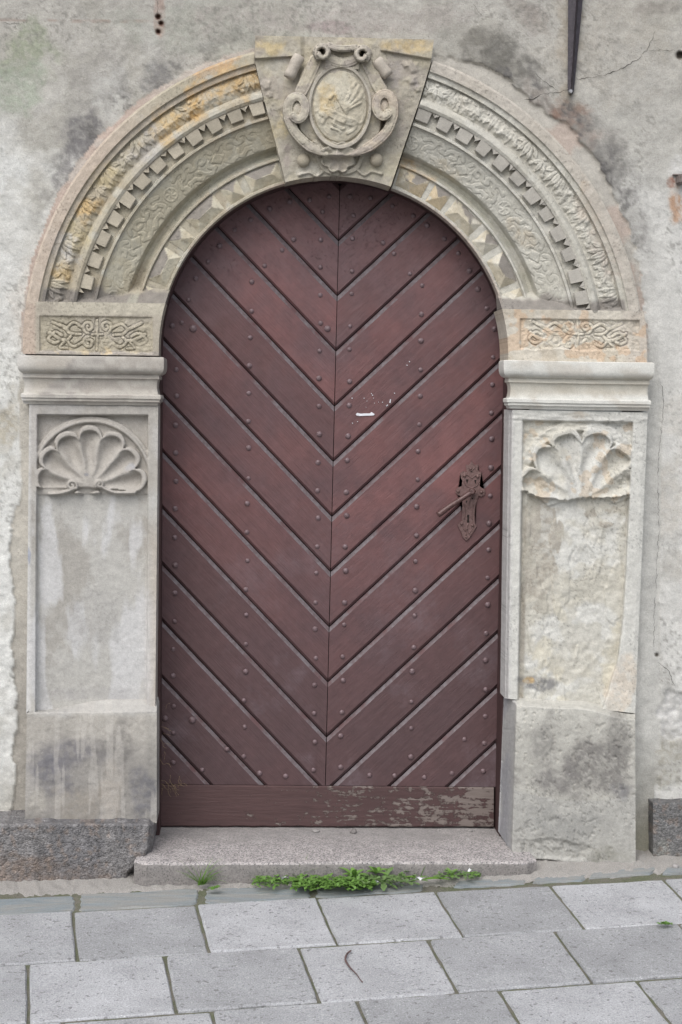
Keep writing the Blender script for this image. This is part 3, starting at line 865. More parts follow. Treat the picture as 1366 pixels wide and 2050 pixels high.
def ring(side):
    nr, nt_ = 230, 500
    r = np.linspace(350, 622, nr)
    # cluster radii at the sharp profile steps
    r = np.unique(np.concatenate([r, np.array(PR)]))
    nr = len(r)
    th0 = np.arcsin((AY - 617.0) / r)
    lo = np.full(nr, math.radians(50)); hi = np.full(nr, math.radians(90))
    for _ in range(40):
        mid = (lo + hi) / 2
        u = AX + side * r * np.cos(mid); v = shear(u, AY - r * np.sin(mid))
        inside = (u < key_l(v) - 1.2) if side < 0 else (u > key_r(v) + 2.6)
        lo = np.where(inside, mid, lo); hi = np.where(inside, hi, mid)
    th1 = lo
    T = np.linspace(0, 1, nt_)[:, None]
    TH = th0[None, :] * (1 - T) + th1[None, :] * T
    RR = np.broadcast_to(r[None, :], TH.shape)
    U = AX + side * RR * np.cos(TH); Vl = AY - RR * np.sin(TH); V = shear(U, Vl)
    H = np.interp(RR, PR, PH)
    deg = np.degrees(TH)
    # frieze strapwork
    ph = 13.4 if side < 0 else 12.0
    per = 30.4 if side < 0 else 28.8
    s = (deg - ph) / per * TS
    fm = ss(424, 429, RR) * ss(482, 478, RR)
    wear = ss(0.30, 0.5, fbm(U, V, 70, 4, 90))
    H = H + fm * samp(FT, s, np.clip(483 - RR, 0, 59), TS) * 0.0027 * (0.3 + 0.7 * wear)
    # leaf band
    lm = ss(541, 546, RR) * ss(584, 580, RR)
    lt = samp(LT, deg / 180 * math.pi * 562 + (fbm(U, V, 60, 2, 91) - 0.5) * 14, np.clip((RR - 541) + (fbm(U, V, 30, 2, 92) - 0.5) * 8, 0, 46), LS)
    if side < 0:
        H = H + lm * ((lt - 0.5) * 0.0085 * (0.35 + 0.65 * ss(0.35, 0.55, fbm(U, V, 60, 3, 97))) + 0.001) + lm * (fbm(U, V, 26, 4, 93) - 0.5) * 0.011
    else:
        brk = ss(0.40, 0.58, fbm(U, V, 80, 3, 94)) * ss(20, 30, deg) + ss(24, 12, deg) * 0.6
        H = H + lm * ((lt - 0.5) * 0.0085 * (1 - brk * 0.6) + 0.001) + lm * brk * (fbm(U, V, 22, 5, 95, 0.6) - 0.5) * 0.024
    # worn edges
    H = H + stone_noise(U, V, 3) * (0.8 if side < 0 else 1.15)
    # sloped weathering on the impost
    hb = 0.052 - np.clip(617 - Vl + (fbm(U, V, 30, 3, 96) - 0.5) * 8, 0, 100) / 36 * 0.085
    H = np.maximum(H, np.where(RR < 592, hb, -1))
    dig = H <= hb + 1e-6
    # colours
    if side < 0:
        c = np.ones(U.shape + (3,)) * S(170, 163, 146)
        c = lerpc(c, S(162, 152, 134), ss(0.48, 0.62, fbm(U, V, 70, 5, 100)) * 0.7)
        c = lerpc(c, S(178, 176, 166), ss(0.54, 0.64, fbm(U, V, 50, 5, 101)) * 0.6)
        for b in [(470, 165, 60, 40, -25, S(194, 160, 106), .65), (395, 205, 50, 40, -30, S(196, 160, 102), .7), (330, 255, 45, 40, -35, S(190, 160, 108), .65), (440, 130, 60, 14, -22, S(186, 154, 118), .8),
                  (180, 420, 26, 26, 0, S(192, 162, 112), .7), (120, 545, 22, 26, 0, S(186, 160, 112), .6), (150, 470, 30, 40, 0, S(184, 170, 132), .5), (205, 350, 30, 30, 0, S(180, 166, 130), .6),
                  (300, 300, 50, 40, -40, S(168, 164, 160), .7), (130, 500, 34, 34, 0, S(178, 177, 174), .7), (110, 590, 40, 14, 0, S(184, 180, 160), .5)]:
            c = lerpc(c, b[5], blob(U, V, *b[:5], 0.8, 26, int(b[0]), 0.5) * b[6])
        c = lerpc(c, S(182, 168, 155), ss(597, 600, RR) * ss(60, 40, deg) * 0.8)
        c = lerpc(c, S(178, 172, 152), fm * 0.5)
        c = lerpc(c, S(164, 154, 142), ss(585, 588, RR) * ss(598, 596, RR) * 0.6)
    else:
        c = np.ones(U.shape + (3,)) * S(183, 180, 170)
        c = lerpc(c, S(170, 166, 155), ss(0.48, 0.62, fbm(U, V, 80, 5, 103)) * 0.7)
        c = lerpc(c, S(190, 188, 180), ss(0.52, 0.62, fbm(U, V, 50, 5, 104)) * 0.6)
        for b in [(1040, 470, 20, 50, -25, S(172, 148, 112), .6), (900, 350, 50, 16, 40, S(178, 158, 124), .5), (1170, 375, 12, 14, 0, S(188, 158, 110), .8), (1215, 500, 30, 80, -15, S(172, 164, 154), .8),
                  (1180, 420, 24, 60, -20, S(174, 164, 152), .7), (830, 340, 40, 16, 20, S(192, 164, 122), .6), (1160, 600, 40, 14, 0, S(196, 194, 186), .5), (980, 250, 120, 30, 38, S(186, 182, 172), .5)]:
            c = lerpc(c, b[5], blob(U, V, *b[:5], 0.8, 26, int(b[0]), 0.5) * b[6])
        c = lerpc(c, S(176, 168, 158), ss(597, 600, RR) * 0.7)
        c = lerpc(c, S(184, 182, 172), fm * 0.5)
    c = lerpc(c, S(180, 162, 150), ss(357, 353, RR) * ss(0.4, 0.6, fbm(U, V, 60, 4, 107)) * 0.5)
    # darker grey on the slopes at the spring, lichen-grey in the coves
    dm = ss(34, 20, (617 - Vl) + (fbm(U, V, 40, 4, 108) - 0.5) * 30) * ss(597, 590, RR) * ss(-2, 3, 617 - Vl)
    c = lerpc(c, S(124, 119, 114), np.clip(dm, 0, 1) * 0.9)
    c = lerpc(c, S(168, 166, 152), ss(403, 407, RR) * ss(427, 422, RR) * ss(0.35, 0.55, fbm(U, V, 60, 4, 109)) * 0.6)
    # order the sheet so that it faces the street on both sides
    if side < 0:
        o = sheet('arch_moulding', U[:, ::-1].T[::1, ::-1] if False else np.ascontiguousarray(U[::-1, ::-1].T[:, :]), np.ascontiguousarray(V[::-1, ::-1].T), np.ascontiguousarray(H[::-1, ::-1].T), np.ascontiguousarray(np.transpose(c[::-1, ::-1], (1, 0, 2))), M['stone'], portal, back=0.056)
    else:
        o = sheet('arch_moulding', np.ascontiguousarray(U[::-1, ::-1].T), np.ascontiguousarray(V[::-1, ::-1].T), np.ascontiguousarray(H[::-1, ::-1].T), np.ascontiguousarray(np.transpose(c[::-1, ::-1], (1, 0, 2))), M['stone'], portal, back=0.056)
    return o
ring(-1); ring(1)

# mortar bed behind the voussoirs (dark in the open joint beside the keystone)
aa = np.radians(np.linspace(2, 178, 60))[None, :]; rr_ = np.linspace(362, 606, 4)[:, None]
ub = AX - rr_ * np.cos(aa); vb_ = shear(ub, AY - rr_ * np.sin(aa))
link('mortar_bed', mesh_np('mortar_bed', P(ub[::-1], vb_[::-1], 0.060).reshape(-1, 3), grid_faces(4, 60)), M['void'], portal)
# dentils under the outer moulding
def AP(side, r, deg):
    a = np.radians(deg)
    u = AX + side * r * np.cos(a); v = shear(u, AY - r * np.sin(a))
    return u, v
def dentil(side, deg, seed):
    rnd = random.Random(seed)
    j = lambda k=0.12: rnd.uniform(-k, k)
    rin = 497 + rnd.uniform(-1.5, 2.5)
    w_ = 1.42 + j(0.1)
    pts = [(-2.6, 513 + rnd.uniform(-3, 3)), (-w_ - .15, 523), (-w_ + j(), rin + j(1)), (w_ + j(), rin + j(1)), (w_ + .15, 523), (2.6, 513 + rnd.uniform(-3, 3)), (2.6, 527), (-2.6, 527)]
    hf = 0.047 + rnd.uniform(-.004, .003)
    bm = bmesh.new()
    front, back = [], []
    for i, (a, r) in enumerate(pts):
        u, v = AP(side, r, deg + a)
        front.append(bm.verts.new(P(u, v, -hf + (0.004 if 1 < i < 4 else 0) + rnd.uniform(-.0012, .0012))))
        back.append(bm.verts.new(P(u, v, -0.015)))
    bm.faces.new(front)
    for i in range(8): bm.faces.new((front[i], front[(i + 1) % 8], back[(i + 1) % 8], back[i]))
    geo = [e for e in bm.edges if all(x in front[2:4] for x in e.verts)]
    bmesh.ops.bevel(bm, geom=geo, offset=0.003, segments=1, affect='EDGES')
    me = bpy.data.meshes.new('dentil')
    bmesh.ops.recalc_face_normals(bm, faces=bm.faces); bmesh.ops.triangulate(bm, faces=[f for f in bm.faces if len(f.verts) > 4])
    bm.to_mesh(me); bm.free()
    base = S(172, 164, 148) if side < 0 else S(168, 164, 156)
    base = base * rnd.uniform(0.88, 1.10) + (S(190, 160, 112) - base) * (0.4 if rnd.random() < .15 and side < 0 else 0)
    ca = me.color_attributes.new('Col', 'FLOAT_COLOR', 'POINT')
    for x in ca.data: x.color = (*base, 1)
    link('dentil', me, M['stone'], portal)
for k in range(12): dentil(-1, 15.4 + 5.2 * k, k)
for k in range(12): dentil(1, 13.3 + 5.1 * k, 50 + k)

# faceted diamond blocks
def diamond(side, deg, half, seed):
    n, m = 25, 21
    s = np.linspace(-1, 1, n)[None, :] * np.ones((m, 1)); t = np.linspace(-1, 1, m)[:, None] * np.ones((1, n))
    r = 377.8 + 19.5 * t
    a = deg + s * half
    u, v = AP(side, r, a)
    L = math.radians(half) * 377
    dist = np.minimum((1 - np.abs(t)) * 18.0, (1 - np.abs(s)) * L)
    h = -0.025 + dist / 18.0 * 0.020 + (fbm(u, v, 9, 3, seed) - 0.5) * 0.0025
    c = np.ones(u.shape + (3,)) * (S(192, 186, 168) if side < 0 else S(188, 183, 170))
    c = lerpc(c, S(176, 166, 144), ss(0.45, 0.6, fbm(u, v, 20, 4, seed + 1)) * 0.6)
    # shade painted on the outer flank, mixed with grey repair mortar, patchy at right
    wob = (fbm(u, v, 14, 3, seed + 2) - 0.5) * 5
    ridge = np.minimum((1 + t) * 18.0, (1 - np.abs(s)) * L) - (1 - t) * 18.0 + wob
    shade_mortar = ss(-0.6, 0.9, ridge)
    if side > 0: shade_mortar = shade_mortar * (1 - ss(0.50, 0.56, fbm(u, v, 30, 3, seed + 4)))
    c = lerpc(c, S(128, 123, 118), shade_mortar * 0.9)
    if side > 0 and deg > 50: c = lerpc(c, S(190, 172, 142), ss(0.4, 0.55, fbm(u, v, 22, 3, seed + 5)) * (1 - shade_mortar) * 0.7)
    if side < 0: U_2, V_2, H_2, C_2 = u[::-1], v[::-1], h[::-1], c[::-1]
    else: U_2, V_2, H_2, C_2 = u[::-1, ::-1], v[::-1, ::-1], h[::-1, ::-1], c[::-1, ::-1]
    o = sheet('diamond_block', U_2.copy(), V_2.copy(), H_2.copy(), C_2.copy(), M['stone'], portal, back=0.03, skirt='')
    for p in o.data.polygons: p.use_smooth = False
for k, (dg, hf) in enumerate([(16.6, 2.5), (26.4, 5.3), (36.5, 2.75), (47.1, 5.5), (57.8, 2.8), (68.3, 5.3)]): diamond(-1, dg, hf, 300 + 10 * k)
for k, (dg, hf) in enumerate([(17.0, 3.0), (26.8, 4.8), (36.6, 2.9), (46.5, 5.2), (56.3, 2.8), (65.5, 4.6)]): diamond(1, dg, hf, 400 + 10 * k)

# -- impost blocks with scrollwork panels
def impost(side):
    nr, nc = 92, 220
    if side < 0:
        Vl = np.linspace(612, 717, nr)[:, None] * np.ones((1, nc))
        ui = AX - np.sqrt(np.maximum(350.0 ** 2 - (AY - Vl) ** 2, 0)); uo = AX - np.sqrt(622.0 ** 2 - (AY - Vl) ** 2)
        U = uo + (ui - uo) * np.linspace(0, 1, nc)[None, :]
        pan = (80, 634, 306, 706)
    else:
        Vl = np.linspace(614, 717, nr)[:, None] * np.ones((1, nc))
        ui = AX + np.sqrt(np.maximum(350.0 ** 2 - (AY - Vl) ** 2, 0)); uo = AX + np.sqrt(628.0 ** 2 - (AY - Vl) ** 2)
        U = ui + (uo - ui) * np.linspace(0, 1, nc)[None, :]
        pan = (1042, 640, 1280, 700)
    V = shear(U, Vl)
    H = np.full(U.shape, 0.055)
    pu0, pv0, pu1, pv1 = pan
    m = ss(pu0 - 1.5, pu0 + 1.5, U) * ss(pu1 + 1.5, pu1 - 1.5, U) * ss(pv0 - 1.5, pv0 + 1.5, V - 0.014 * (U - (pu0 + pu1) / 2)) * ss(pv1 + 1.5, pv1 - 1.5, V - 0.014 * (U - (pu0 + pu1) / 2) + (fbm(U, V * 0, 25, 3, 110) - 0.5) * 8)
    H = H - m * 0.008
    cx = (pu0 + pu1) / 2 + (2 if side < 0 else -4); cy = (pv0 + pv1) / 2
    half = [(spiral(cx - 17, cy - 15, 13, 3, 90, 1.4), 3.0), (spiral(cx - 17, cy + 16, 12, 3, -90, -1.4), 3.0),
            (curve([(cx - 30, cy - 14), (cx - 48, cy - 22), (cx - 60, cy - 12), (cx - 52, cy - 2), (cx - 34, cy)]), 3.0),
            (curve([(cx - 30, cy + 16), (cx - 46, cy + 24), (cx - 58, cy + 14), (cx - 52, cy + 4)]), 3.0),
            (curve([(cx - 60, cy - 10), (cx - 76, cy - 18), (cx - 88, cy - 24)]), 3.4), (curve([(cx - 60, cy + 12), (cx - 78, cy + 8), (cx - 96, cy - 2)]), 3.4),
            (curve([(cx - 70, cy + 2), (cx - 84, cy - 4), (cx - 98, cy + 10), (cx - 86, cy + 18), (cx - 76, cy + 14)]), 3.0), (curve([(cx - 66, cy + 16), (cx - 74, cy + 26), (cx - 60, cy + 28)]), 2.6)]
    st = half + [([(2 * cx - a, b) for a, b in p], wd) for p, wd in half] + [([(cx, cy - 30), (cx, cy + 30)], 2.4), ([(cx - 10, cy), (cx + 10, cy)], 2.4)]
    Vs = V - 0.014 * (U - cx)
    wob = (fbm(U, V, 20, 2, 112) - 0.5) * 5
    g = incised(U + wob, Vs - wob * 0.6, st, 0.9, 1.0)
    H = H + m * (g * 0.0040 * (0.3 + 0.7 * ss(0.36, 0.56, fbm(U, V, 34, 3, 121))) + (fbm(U, V, 7, 3, 113) - 0.5) * 0.006) + stone_noise(U, V, 9)
    if side > 0: H = H + (fbm(U, V, 18, 4, 114) - 0.5) * 0.006 * m
    if side < 0:
        c = np.ones(U.shape + (3,)) * S(166, 159, 146)
        c = lerpc(c, S(156, 149, 132), m * ss(0.35, 0.5, fbm(U, V, 30, 4, 115)) * 0.8)
        c = lerpc(c, S(178, 170, 152), g * m * 0.5)
        c = lerpc(c, S(184, 178, 162), ss(632, 628, V) * ss(100, 130, U) * 0.6)
        c = lerpc(c, S(154, 148, 142), ss(700, 706, V + (fbm(U, V, 20, 3, 116) - 0.5) * 16) * 0.8)
        c = lerpc(c, S(186, 168, 154), ss(76, 66, U) * 0.7)
        c = lerpc(c, S(196, 180, 150), ss(0.6, 0.66, fbm(U, V, 16, 3, 117)) * blob(U, V, 200, 706, 90, 12, 0, .5, 20, 5) * 0.8)
    else:
        c = np.ones(U.shape + (3,)) * S(190, 184, 172)
        c = lerpc(c, S(176, 166, 150), ss(0.45, 0.6, fbm(U, V, 40, 5, 118)) * 0.6)
        c = lerpc(c, S(178, 170, 160), ss(1235, 1262, U + (fbm(U, V, 30, 3, 119) - .5) * 30) * 0.8)
        c = lerpc(c, S(200, 192, 172), g * m * 0.35)
        c = lerpc(c, S(190, 160, 130), ss(0.60, 0.68, fbm(U, V, 26, 3, 120)) * 0.5)
    sheet('impost_block', U, V, H, c, M['stone'], portal, back=0.10)
impost(-1); impost(1)

# -- mouldings under the arch (cornice of each pilaster)
def cornice(side):
    if side < 0:
        uL, uR, v0, sl_ = 48, 316, 711, 0.014; yb = 0.068
    else:
        uL, uR, v0, sl_ = 1021, 1298, 721, 0.016; yb = 0.068
    k = 600.0
    #        dv,  extra projection (m)
    prof = [(0, -.01), (0, .027), (1.5, .032), (8, .033), (20, .033), (26, .031), (31, .025), (34, .015), (36, .006), (40, .008), (44, .008), (46, .001), (52, -.003), (62, -.004), (70, -.001),
            (75, .002), (76, .012), (78, .0155), (84, .0155), (85, .0105), (90, .0105), (92, .004), (97, .0)]
    n = 110
    rows = []; 
    us = np.linspace(0, 1, n)
    U = np.zeros((len(prof), n + 4)); V = np.zeros_like(U); Hh = np.zeros_like(U)
    for i, (dv, ex) in enumerate(prof):
        e = max(ex, -0.004) * k * 0.62
        uu_ = uL - e + (uR - uL + 2 * e) * us
        U[i, 2:-2] = uu_; Hh[i, 2:-2] = yb + ex
        U[i, 0:2] = uu_[0]; U[i, -2:] = uu_[-1]
        Hh[i, 0] = 0.01; Hh[i, 1] = yb + ex - 0.002
        Hh[i, -1] = -0.10 if side < 0 else 0.01; Hh[i, -2] = yb + ex - 0.002
        V[i] = v0 + dv + sl_ * (U[i] - uL)
    Hh[0, :] = 0.03
    V[:, 2:-2] += (fbm(U[:, 2:-2], V[:, 2:-2] * 0.2, 60, 3, 130 + side) - 0.5) * 2.0
    Hh[1:, 2:-2] += (fbm(U[1:, 2:-2], V[1:, 2:-2], 30, 4, 131) - 0.5) * 0.004
    # returns: project real points at their own depth but keep the world x of the front edge
    co = P(U, V, -Hh)
    fr = P(U, V, -np.broadcast_to(Hh[:, 2:3], U.shape)); fr2 = P(U, V, -np.broadcast_to(Hh[:, -3:-2], U.shape))
    for q, src in ((0, fr), (1, fr), (-1, fr2), (-2, fr2)):
        co[:, q, 0] = src[:, q, 0]; co[:, q, 2] = src[:, q, 2]
    if side < 0:
        c = np.ones(U.shape + (3,)) * S(172, 166, 157)
        c = lerpc(c, S(194, 192, 188), ss(75, 40, U) * 0.8)
        # diagonal grey area on the left capital
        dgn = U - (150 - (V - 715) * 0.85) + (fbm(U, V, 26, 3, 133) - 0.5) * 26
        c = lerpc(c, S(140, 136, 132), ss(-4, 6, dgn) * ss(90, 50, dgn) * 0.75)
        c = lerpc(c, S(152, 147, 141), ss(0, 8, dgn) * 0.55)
        c = lerpc(c, S(190, 186, 178), ss(0.5, 0.62, fbm(U, V * 3, 40, 4, 134)) * 0.45)
    else:
        c = np.ones(U.shape + (3,)) * S(198, 197, 191)
        c = lerpc(c, S(178, 172, 162), ss(0.5, 0.64, fbm(U, V * 2, 45, 4, 135)) * 0.6)
        c = lerpc(c, S(158, 152, 142), blob(U, V, 1135, 776, 26, 14, 0, .5, 20, 8) * 0.8)
        c = lerpc(c, S(186, 180, 166), ss(752, 760, V) * ss(795, 788, V) * 0.6)
    me = mesh_np('cornice', co.reshape(-1, 3), grid_faces(*U.shape), c.reshape(-1, 3))
    try: me.set_sharp_from_angle(angle=math.radians(40))
    except Exception: pass
    return link('cornice', me, M['render'], portal)
cornice(-1); cornice(1)

# -- scallop shells
def shell_h(U, V, fx, fy, R0, span, nl, rim=6.5):
    x = U - fx; y = fy - V
    rho = np.hypot(x, y) + 1e-6
    phi = np.degrees(np.arctan2(y, x)) - 90.0
    step = span / nl
    q = (phi + span / 2) / step
    a = (q - np.floor(q)) * 2 - 1
    inside_span = (phi > -span / 2) & (phi < span / 2)
    R = R0 * (0.80 + 0.20 * np.sqrt(np.clip(1 - a * a, 0, 1))) * (1 - 0.10 * (np.abs(phi) / 90) ** 2)
    k = np.clip(rho / R, 0, 2)
    flute = -0.025 * (0.5 + 0.5 * np.cos(np.pi * np.abs(a) ** 1.25)) * ss(0.05, 0.70, k) * (0.5 + 0.5 * k)
    h_in = 0.056 + flute
    h_rim = 0.062
    t = ss(R - rim - 2, R - rim + 2, rho)
    h = h_in * (1 - t) + h_rim * t
    out = ss(R + rim * 0.2, R + rim * 0.2 + 3, rho)
    return h, out, inside_span, rho, R

def pil_col_left(U, V):
    c = np.ones(U.shape + (3,)) * S(170, 168, 163)
    c = lerpc(c, S(146, 142, 135), ss(0.46, 0.62, fbm(U, V * 0.6, 70, 5, 140)) * 0.65)
    c = lerpc(c, S(194, 194, 195), ss(0.52, 0.66, fbm(U * 1.4, V * 0.4, 60, 5, 141)) * 0.6)
    c = lerpc(c, S(160, 154, 146), ss(1000, 970, V) * 0.55)
    c = lerpc(c, S(188, 182, 172), blob(U, V, 175, 980, 110, 200, 0, 0.7, 60, 22, .6) * 0.0)
    c = lerpc(c, S(172, 162, 150), ss(285, 312, U) * ss(1000, 1100, V) * 0.6)
    c = lerpc(c, S(196, 195, 193), ss(66, 56, U) * 0.75)
    c = lerpc(c, S(152, 150, 147), blob(U, V, 180, 1240, 90, 60, 0, .7, 60, 33, .6) * 0.5)
    c = lerpc(c, S(148, 146, 146), blob(U, V, 190, 1390, 110, 16, 0, .5, 40, 34, .6) * 0.5)
    return c
def left_pilaster():
    nr, nc = 330, 150
    U, V = bl(nr, nc, (59, 808), (317, 812), (311, 1420), (53, 1430))
    H = np.full(U.shape, 0.062)
    pan = ss(74, 77, U + (V - 830) * 0.006) * ss(298, 295, U + (V - 830) * 0.004) * ss(830, 833, V - 0.004 * (U - 185))
    Hp = np.full(U.shape, 0.040)
    h, out, inn, rho, R = shell_h(U + (fbm(U, V, 40, 2, 143) - .5) * 6, V + (fbm(U, V, 40, 2, 144) - .5) * 6, 180, 976, 122, 190, 7, 8.5)
    d = np.hypot(U - 183, (V - 972) * 0.94)
    arc = 1 - ss(5, 8, np.abs(d - 124))
    bgd = np.where(d > 124, 0.030, 0.040) + arc * 0.018
    up = ss(992, 988, V + 3 * np.cos((U - 180) / 22.0) * 0.6)
    sh = np.where(inn & (V < 990), h * (1 - out) + bgd * out, bgd)
    # rolled lip and the two little volutes at the hinge
    vol = strokes_h(U, V, [(spiral(144, 972, 11, 2, 30, -1.3), 3.0), (spiral(200, 970, 9, 2, 150, 1.3), 3.0), (curve([(155, 988), (172, 996), (196, 988)]), 5.0), (curve([(150, 978), (128, 986), (100, 990)]), 3.0), (curve([(206, 976), (230, 986), (270, 986)]), 3.0)], 3, 2)
    sh = np.maximum(sh, 0.048 + vol * 0.018 * (vol > 0.02)) * (vol > 0.02) + sh * (vol <= 0.02)
    low = 0.034 - 0.010 * ss(1300, 1400, V) 
    Hp = sh * up + low * (1 - up)
    # the left return of the panel fades into a soft hollow lower down
    H = H * (1 - pan) + Hp * pan
    H = H + stone_noise(U, V, 15) * 0.8
    c = pil_col_left(U, V)
    c = lerpc(c, S(162, 157, 150), pan * up * 0.7)
    c = lerpc(c, S(150, 152, 158), blob(U, V, 262, 935, 14, 8, -20, .4, 12, 4) * .6)
    c = lerpc(c, S(132, 132, 138), blob(U, V, 174, 950, 7, 4, 0, .4, 12, 5) * .7)
    c = lerpc(c, S(126, 134, 152), blob(U, V, 59, 1115, 4, 22, 0, .6, 12, 6) * .6)
    sheet('pilaster_shaft', U, V, H, c, M['render'], portal, back=0.10)
left_pilaster()
def left_base():
    nr, nc = 130, 140
    U, V = bl(nr, nc, (54, 1402), (314, 1402), (314, 1648), (50, 1648))
    top = 1401 + 25 * ss(230, 56, U) + 4 * ss(280, 314, U)
    V = top + (V - 1402) * (1648 - top) / 246.0
    t = (V - top)
    fv = 1427 - 3 * ss(200, 314, U)
    H = 0.034 + 0.068 * np.clip((t + 0.5) / np.maximum(fv - top, 1.5), 0, 1) + (fbm(U, V, 30, 3, 150) - 0.5) * 0.004
    H = H - 0.006 * ss(290, 314, U) + stone_noise(U, V, 19)
    c = np.ones(U.shape + (3,)) * S(162, 158, 151)
    c = lerpc(c, S(170, 168, 164), ss(1440, 1422, V + (fbm(U, V, 30, 3, 151) - .5) * 16) * 0.8)
    c = lerpc(c, S(130, 127, 123), ss(1450, 1560, V + (fbm(U, V * 0.6, 50, 4, 153) - .5) * 120) * 0.75)
    for b in [(140, 1510, 80, 36, -8, S(114, 112, 114), .85), (110, 1545, 55, 45, 0, S(106, 105, 110), .85), (200, 1500, 30, 30, 0, S(116, 113, 110), .75), (245, 1500, 22, 60, 0, S(112, 109, 106), .7),
              (290, 1590, 30, 60, 0, S(108, 107, 110), .85), (160, 1610, 60, 40, 0, S(140, 134, 125), .7), (75, 1605, 22, 30, 0, S(164, 160, 152), .8), (225, 1590, 26, 70, 0, S(148, 140, 130), .7)]:
        c = lerpc(c, b[5], blob(U, V, *b[:5], 0.6, 40, int(b[0]), 0.6) * b[6])
    c = lerpc(c, S(178, 174, 168), ss(0.58, 0.64, fbm(U * 3, V * 0.3, 50, 4, 152)) * 0.35)
    sheet('pedestal', U, V, H, c, M['render'], portal, back=0.10, skirt='lrt')
left_base()

def right_pilaster():
    nr, nc = 340, 160
    U, V = bl(nr, nc, (1019, 820), (1297, 826), (1272, 1428), (1011, 1398))
    dl = U - np.interp(V, [820, 1400], [1019, 1011]); dr = np.interp(V, [820, 1100, 1428], [1297, 1286, 1272]) - U
    H = 0.062 - 0.030 * ss(8, 0, dl) - 0.004 * ss(9, 0, dr)
    lw_ = np.interp(V, [840, 1400], [29, 27])
    rw_ = np.interp(V, [840, 1100, 1250, 1330, 1400, 1430], [29, 31, 33, 42, 62, 70])
    rag = (fbm(U, V, 20, 3, 160) - 0.5) * 6
    pan = ss(lw_ - 2, lw_ + 2, dl + rag * 0.25) * ss(rw_ - 2, rw_ + 2, dr + rag * 0.5 * ss(1000, 1300, V)) * ss(842, 846, V - 0.016 * (U - 1160) + rag * 0.4)
    h, out, inn, rho, R = shell_h(U + rag * 0.9 + (fbm(U, V, 50, 3, 173) - .5) * 22, V + rag * 0.8 + (fbm(U, V, 50, 3, 174) - .5) * 18, 1164, 1004, 142, 168, 6, 9)
    h = h + 0.004
    d = np.hypot(U - 1163, (V - 1000) * 0.86)
    arc = 1 - ss(8, 13, np.abs(d - 128) + rag * 0.6)
    bgd = 0.040 + arc * 0.012 + (fbm(U, V * 2.5, 26, 4, 161) - 0.5) * 0.016
    rock = blob(U, V, 1085, 975, 40, 30, 0, .5, 20, 9) + blob(U, V, 1245, 960, 26, 50, 0, .5, 20, 10)
    sh = np.where(inn, h * (1 - out) + bgd * out, bgd)
    sh = sh + np.clip(rock, 0, 1) * (fbm(U, V, 16, 4, 162) - 0.4) * 0.03
    lowe = 1003 + 8 * np.sin((U - 1050) / 26.0) + (fbm(U, V, 16, 3, 163) - 0.5) * 14 - 18 * ss(60, 110, np.abs(U - 1165))
    up = ss(lowe + 2, lowe - 2, V)
    flat_ = 0.030 + (fbm(U, V, 44, 4, 164) - 0.5) * 0.009 + (fbm(U * 0.5 + V * 0.3, V * 0.5 - U * 0.2, 8, 4, 165) - 0.5) * 0.0055
    smear = ss(0.52, 0.56, fbm(U * 1.6, V * 0.5, 50, 4, 166))
    flat_ = flat_ + smear * 0.004
    Hp = sh * up + flat_ * (1 - up)
    H = H * (1 - pan) + Hp * pan + stone_noise(U, V, 25) * 0.9
    # rough strokes above the shell
    H = H + ss(826, 832, V) * ss(850, 842, V) * (fbm(U * 0.4, V * 2, 14, 3, 167) - 0.5) * 0.008
    c = np.ones(U.shape + (3,)) * S(192, 191, 185)
    c = lerpc(c, S(184, 180, 168), pan * ss(0.4, 0.55, fbm(U, V, 70, 5, 168)) * 0.7)
    c = lerpc(c, S(196, 190, 172), pan * ss(0.52, 0.6, fbm(U, V, 60, 5, 169)) * ss(1150, 1250, V) * 0.6)
    low = (1 - up) * pan
    gp = blob(U, V, 1085, 1090, 40, 130, 0, 0.9, 50, 12, .15) + blob(U, V, 1182, 1028, 14, 9, 0, .5, 12, 13, .1) + blob(U, V, 1225, 1022, 18, 8, 0, .7, 12, 14, .1) + blob(U, V, 1215, 1050, 16, 7, 0, .7, 12, 15, .1)
    gp = gp + ss(0.62, 0.64, fbm(U * 2.2, V * 0.45, 46, 3, 170)) * ss(1230, 1150, V)
    gp = gp + ss(14, 8, dl - lw_) * ss(1000, 1020, V)
    c = lerpc(c, S(158, 152, 141), np.clip(gp, 0, 1) * low * 0.85)
    c = lerpc(c, S(176, 172, 160), low * ss(0.5, 0.6, fbm(U, V, 40, 5, 171)) * 0.5)
    c = lerpc(c, S(112, 112, 114), blob(U, V, 1070, 1370, 42, 16, 5, .6, 30, 16) * 0.8)
    c = lerpc(c, S(176, 150, 108), blob(U, V, 1062, 1362, 14, 7, 0, .5, 12, 17) * 0.8)
    c = lerpc(c, S(196, 186, 172), pan * 0 + blob(U, V, 1245, 1370, 32, 70, 15, .2, 30, 18, .2) * 0.8)
    c = lerpc(c, S(150, 147, 141), blob(U, V, 1140, 945, 16, 50, 5, .5, 30, 19, .5) * .35)
    c = lerpc(c, S(184, 166, 142), ss(0.62, 0.68, fbm(U, V, 22, 3, 172)) * up * pan * 0.5)
    c = lerpc(c, S(178, 176, 176), ss(14, 4, dl) * 0.7)
    c = lerpc(c, S(172, 164, 152), blob(U, V, 1160, 830, 26, 10, 0, .4, 12, 20) * .8)
    sheet('pilaster_shaft', U, V, H, c, M['stone'], portal, back=0.056)
right_pilaster()
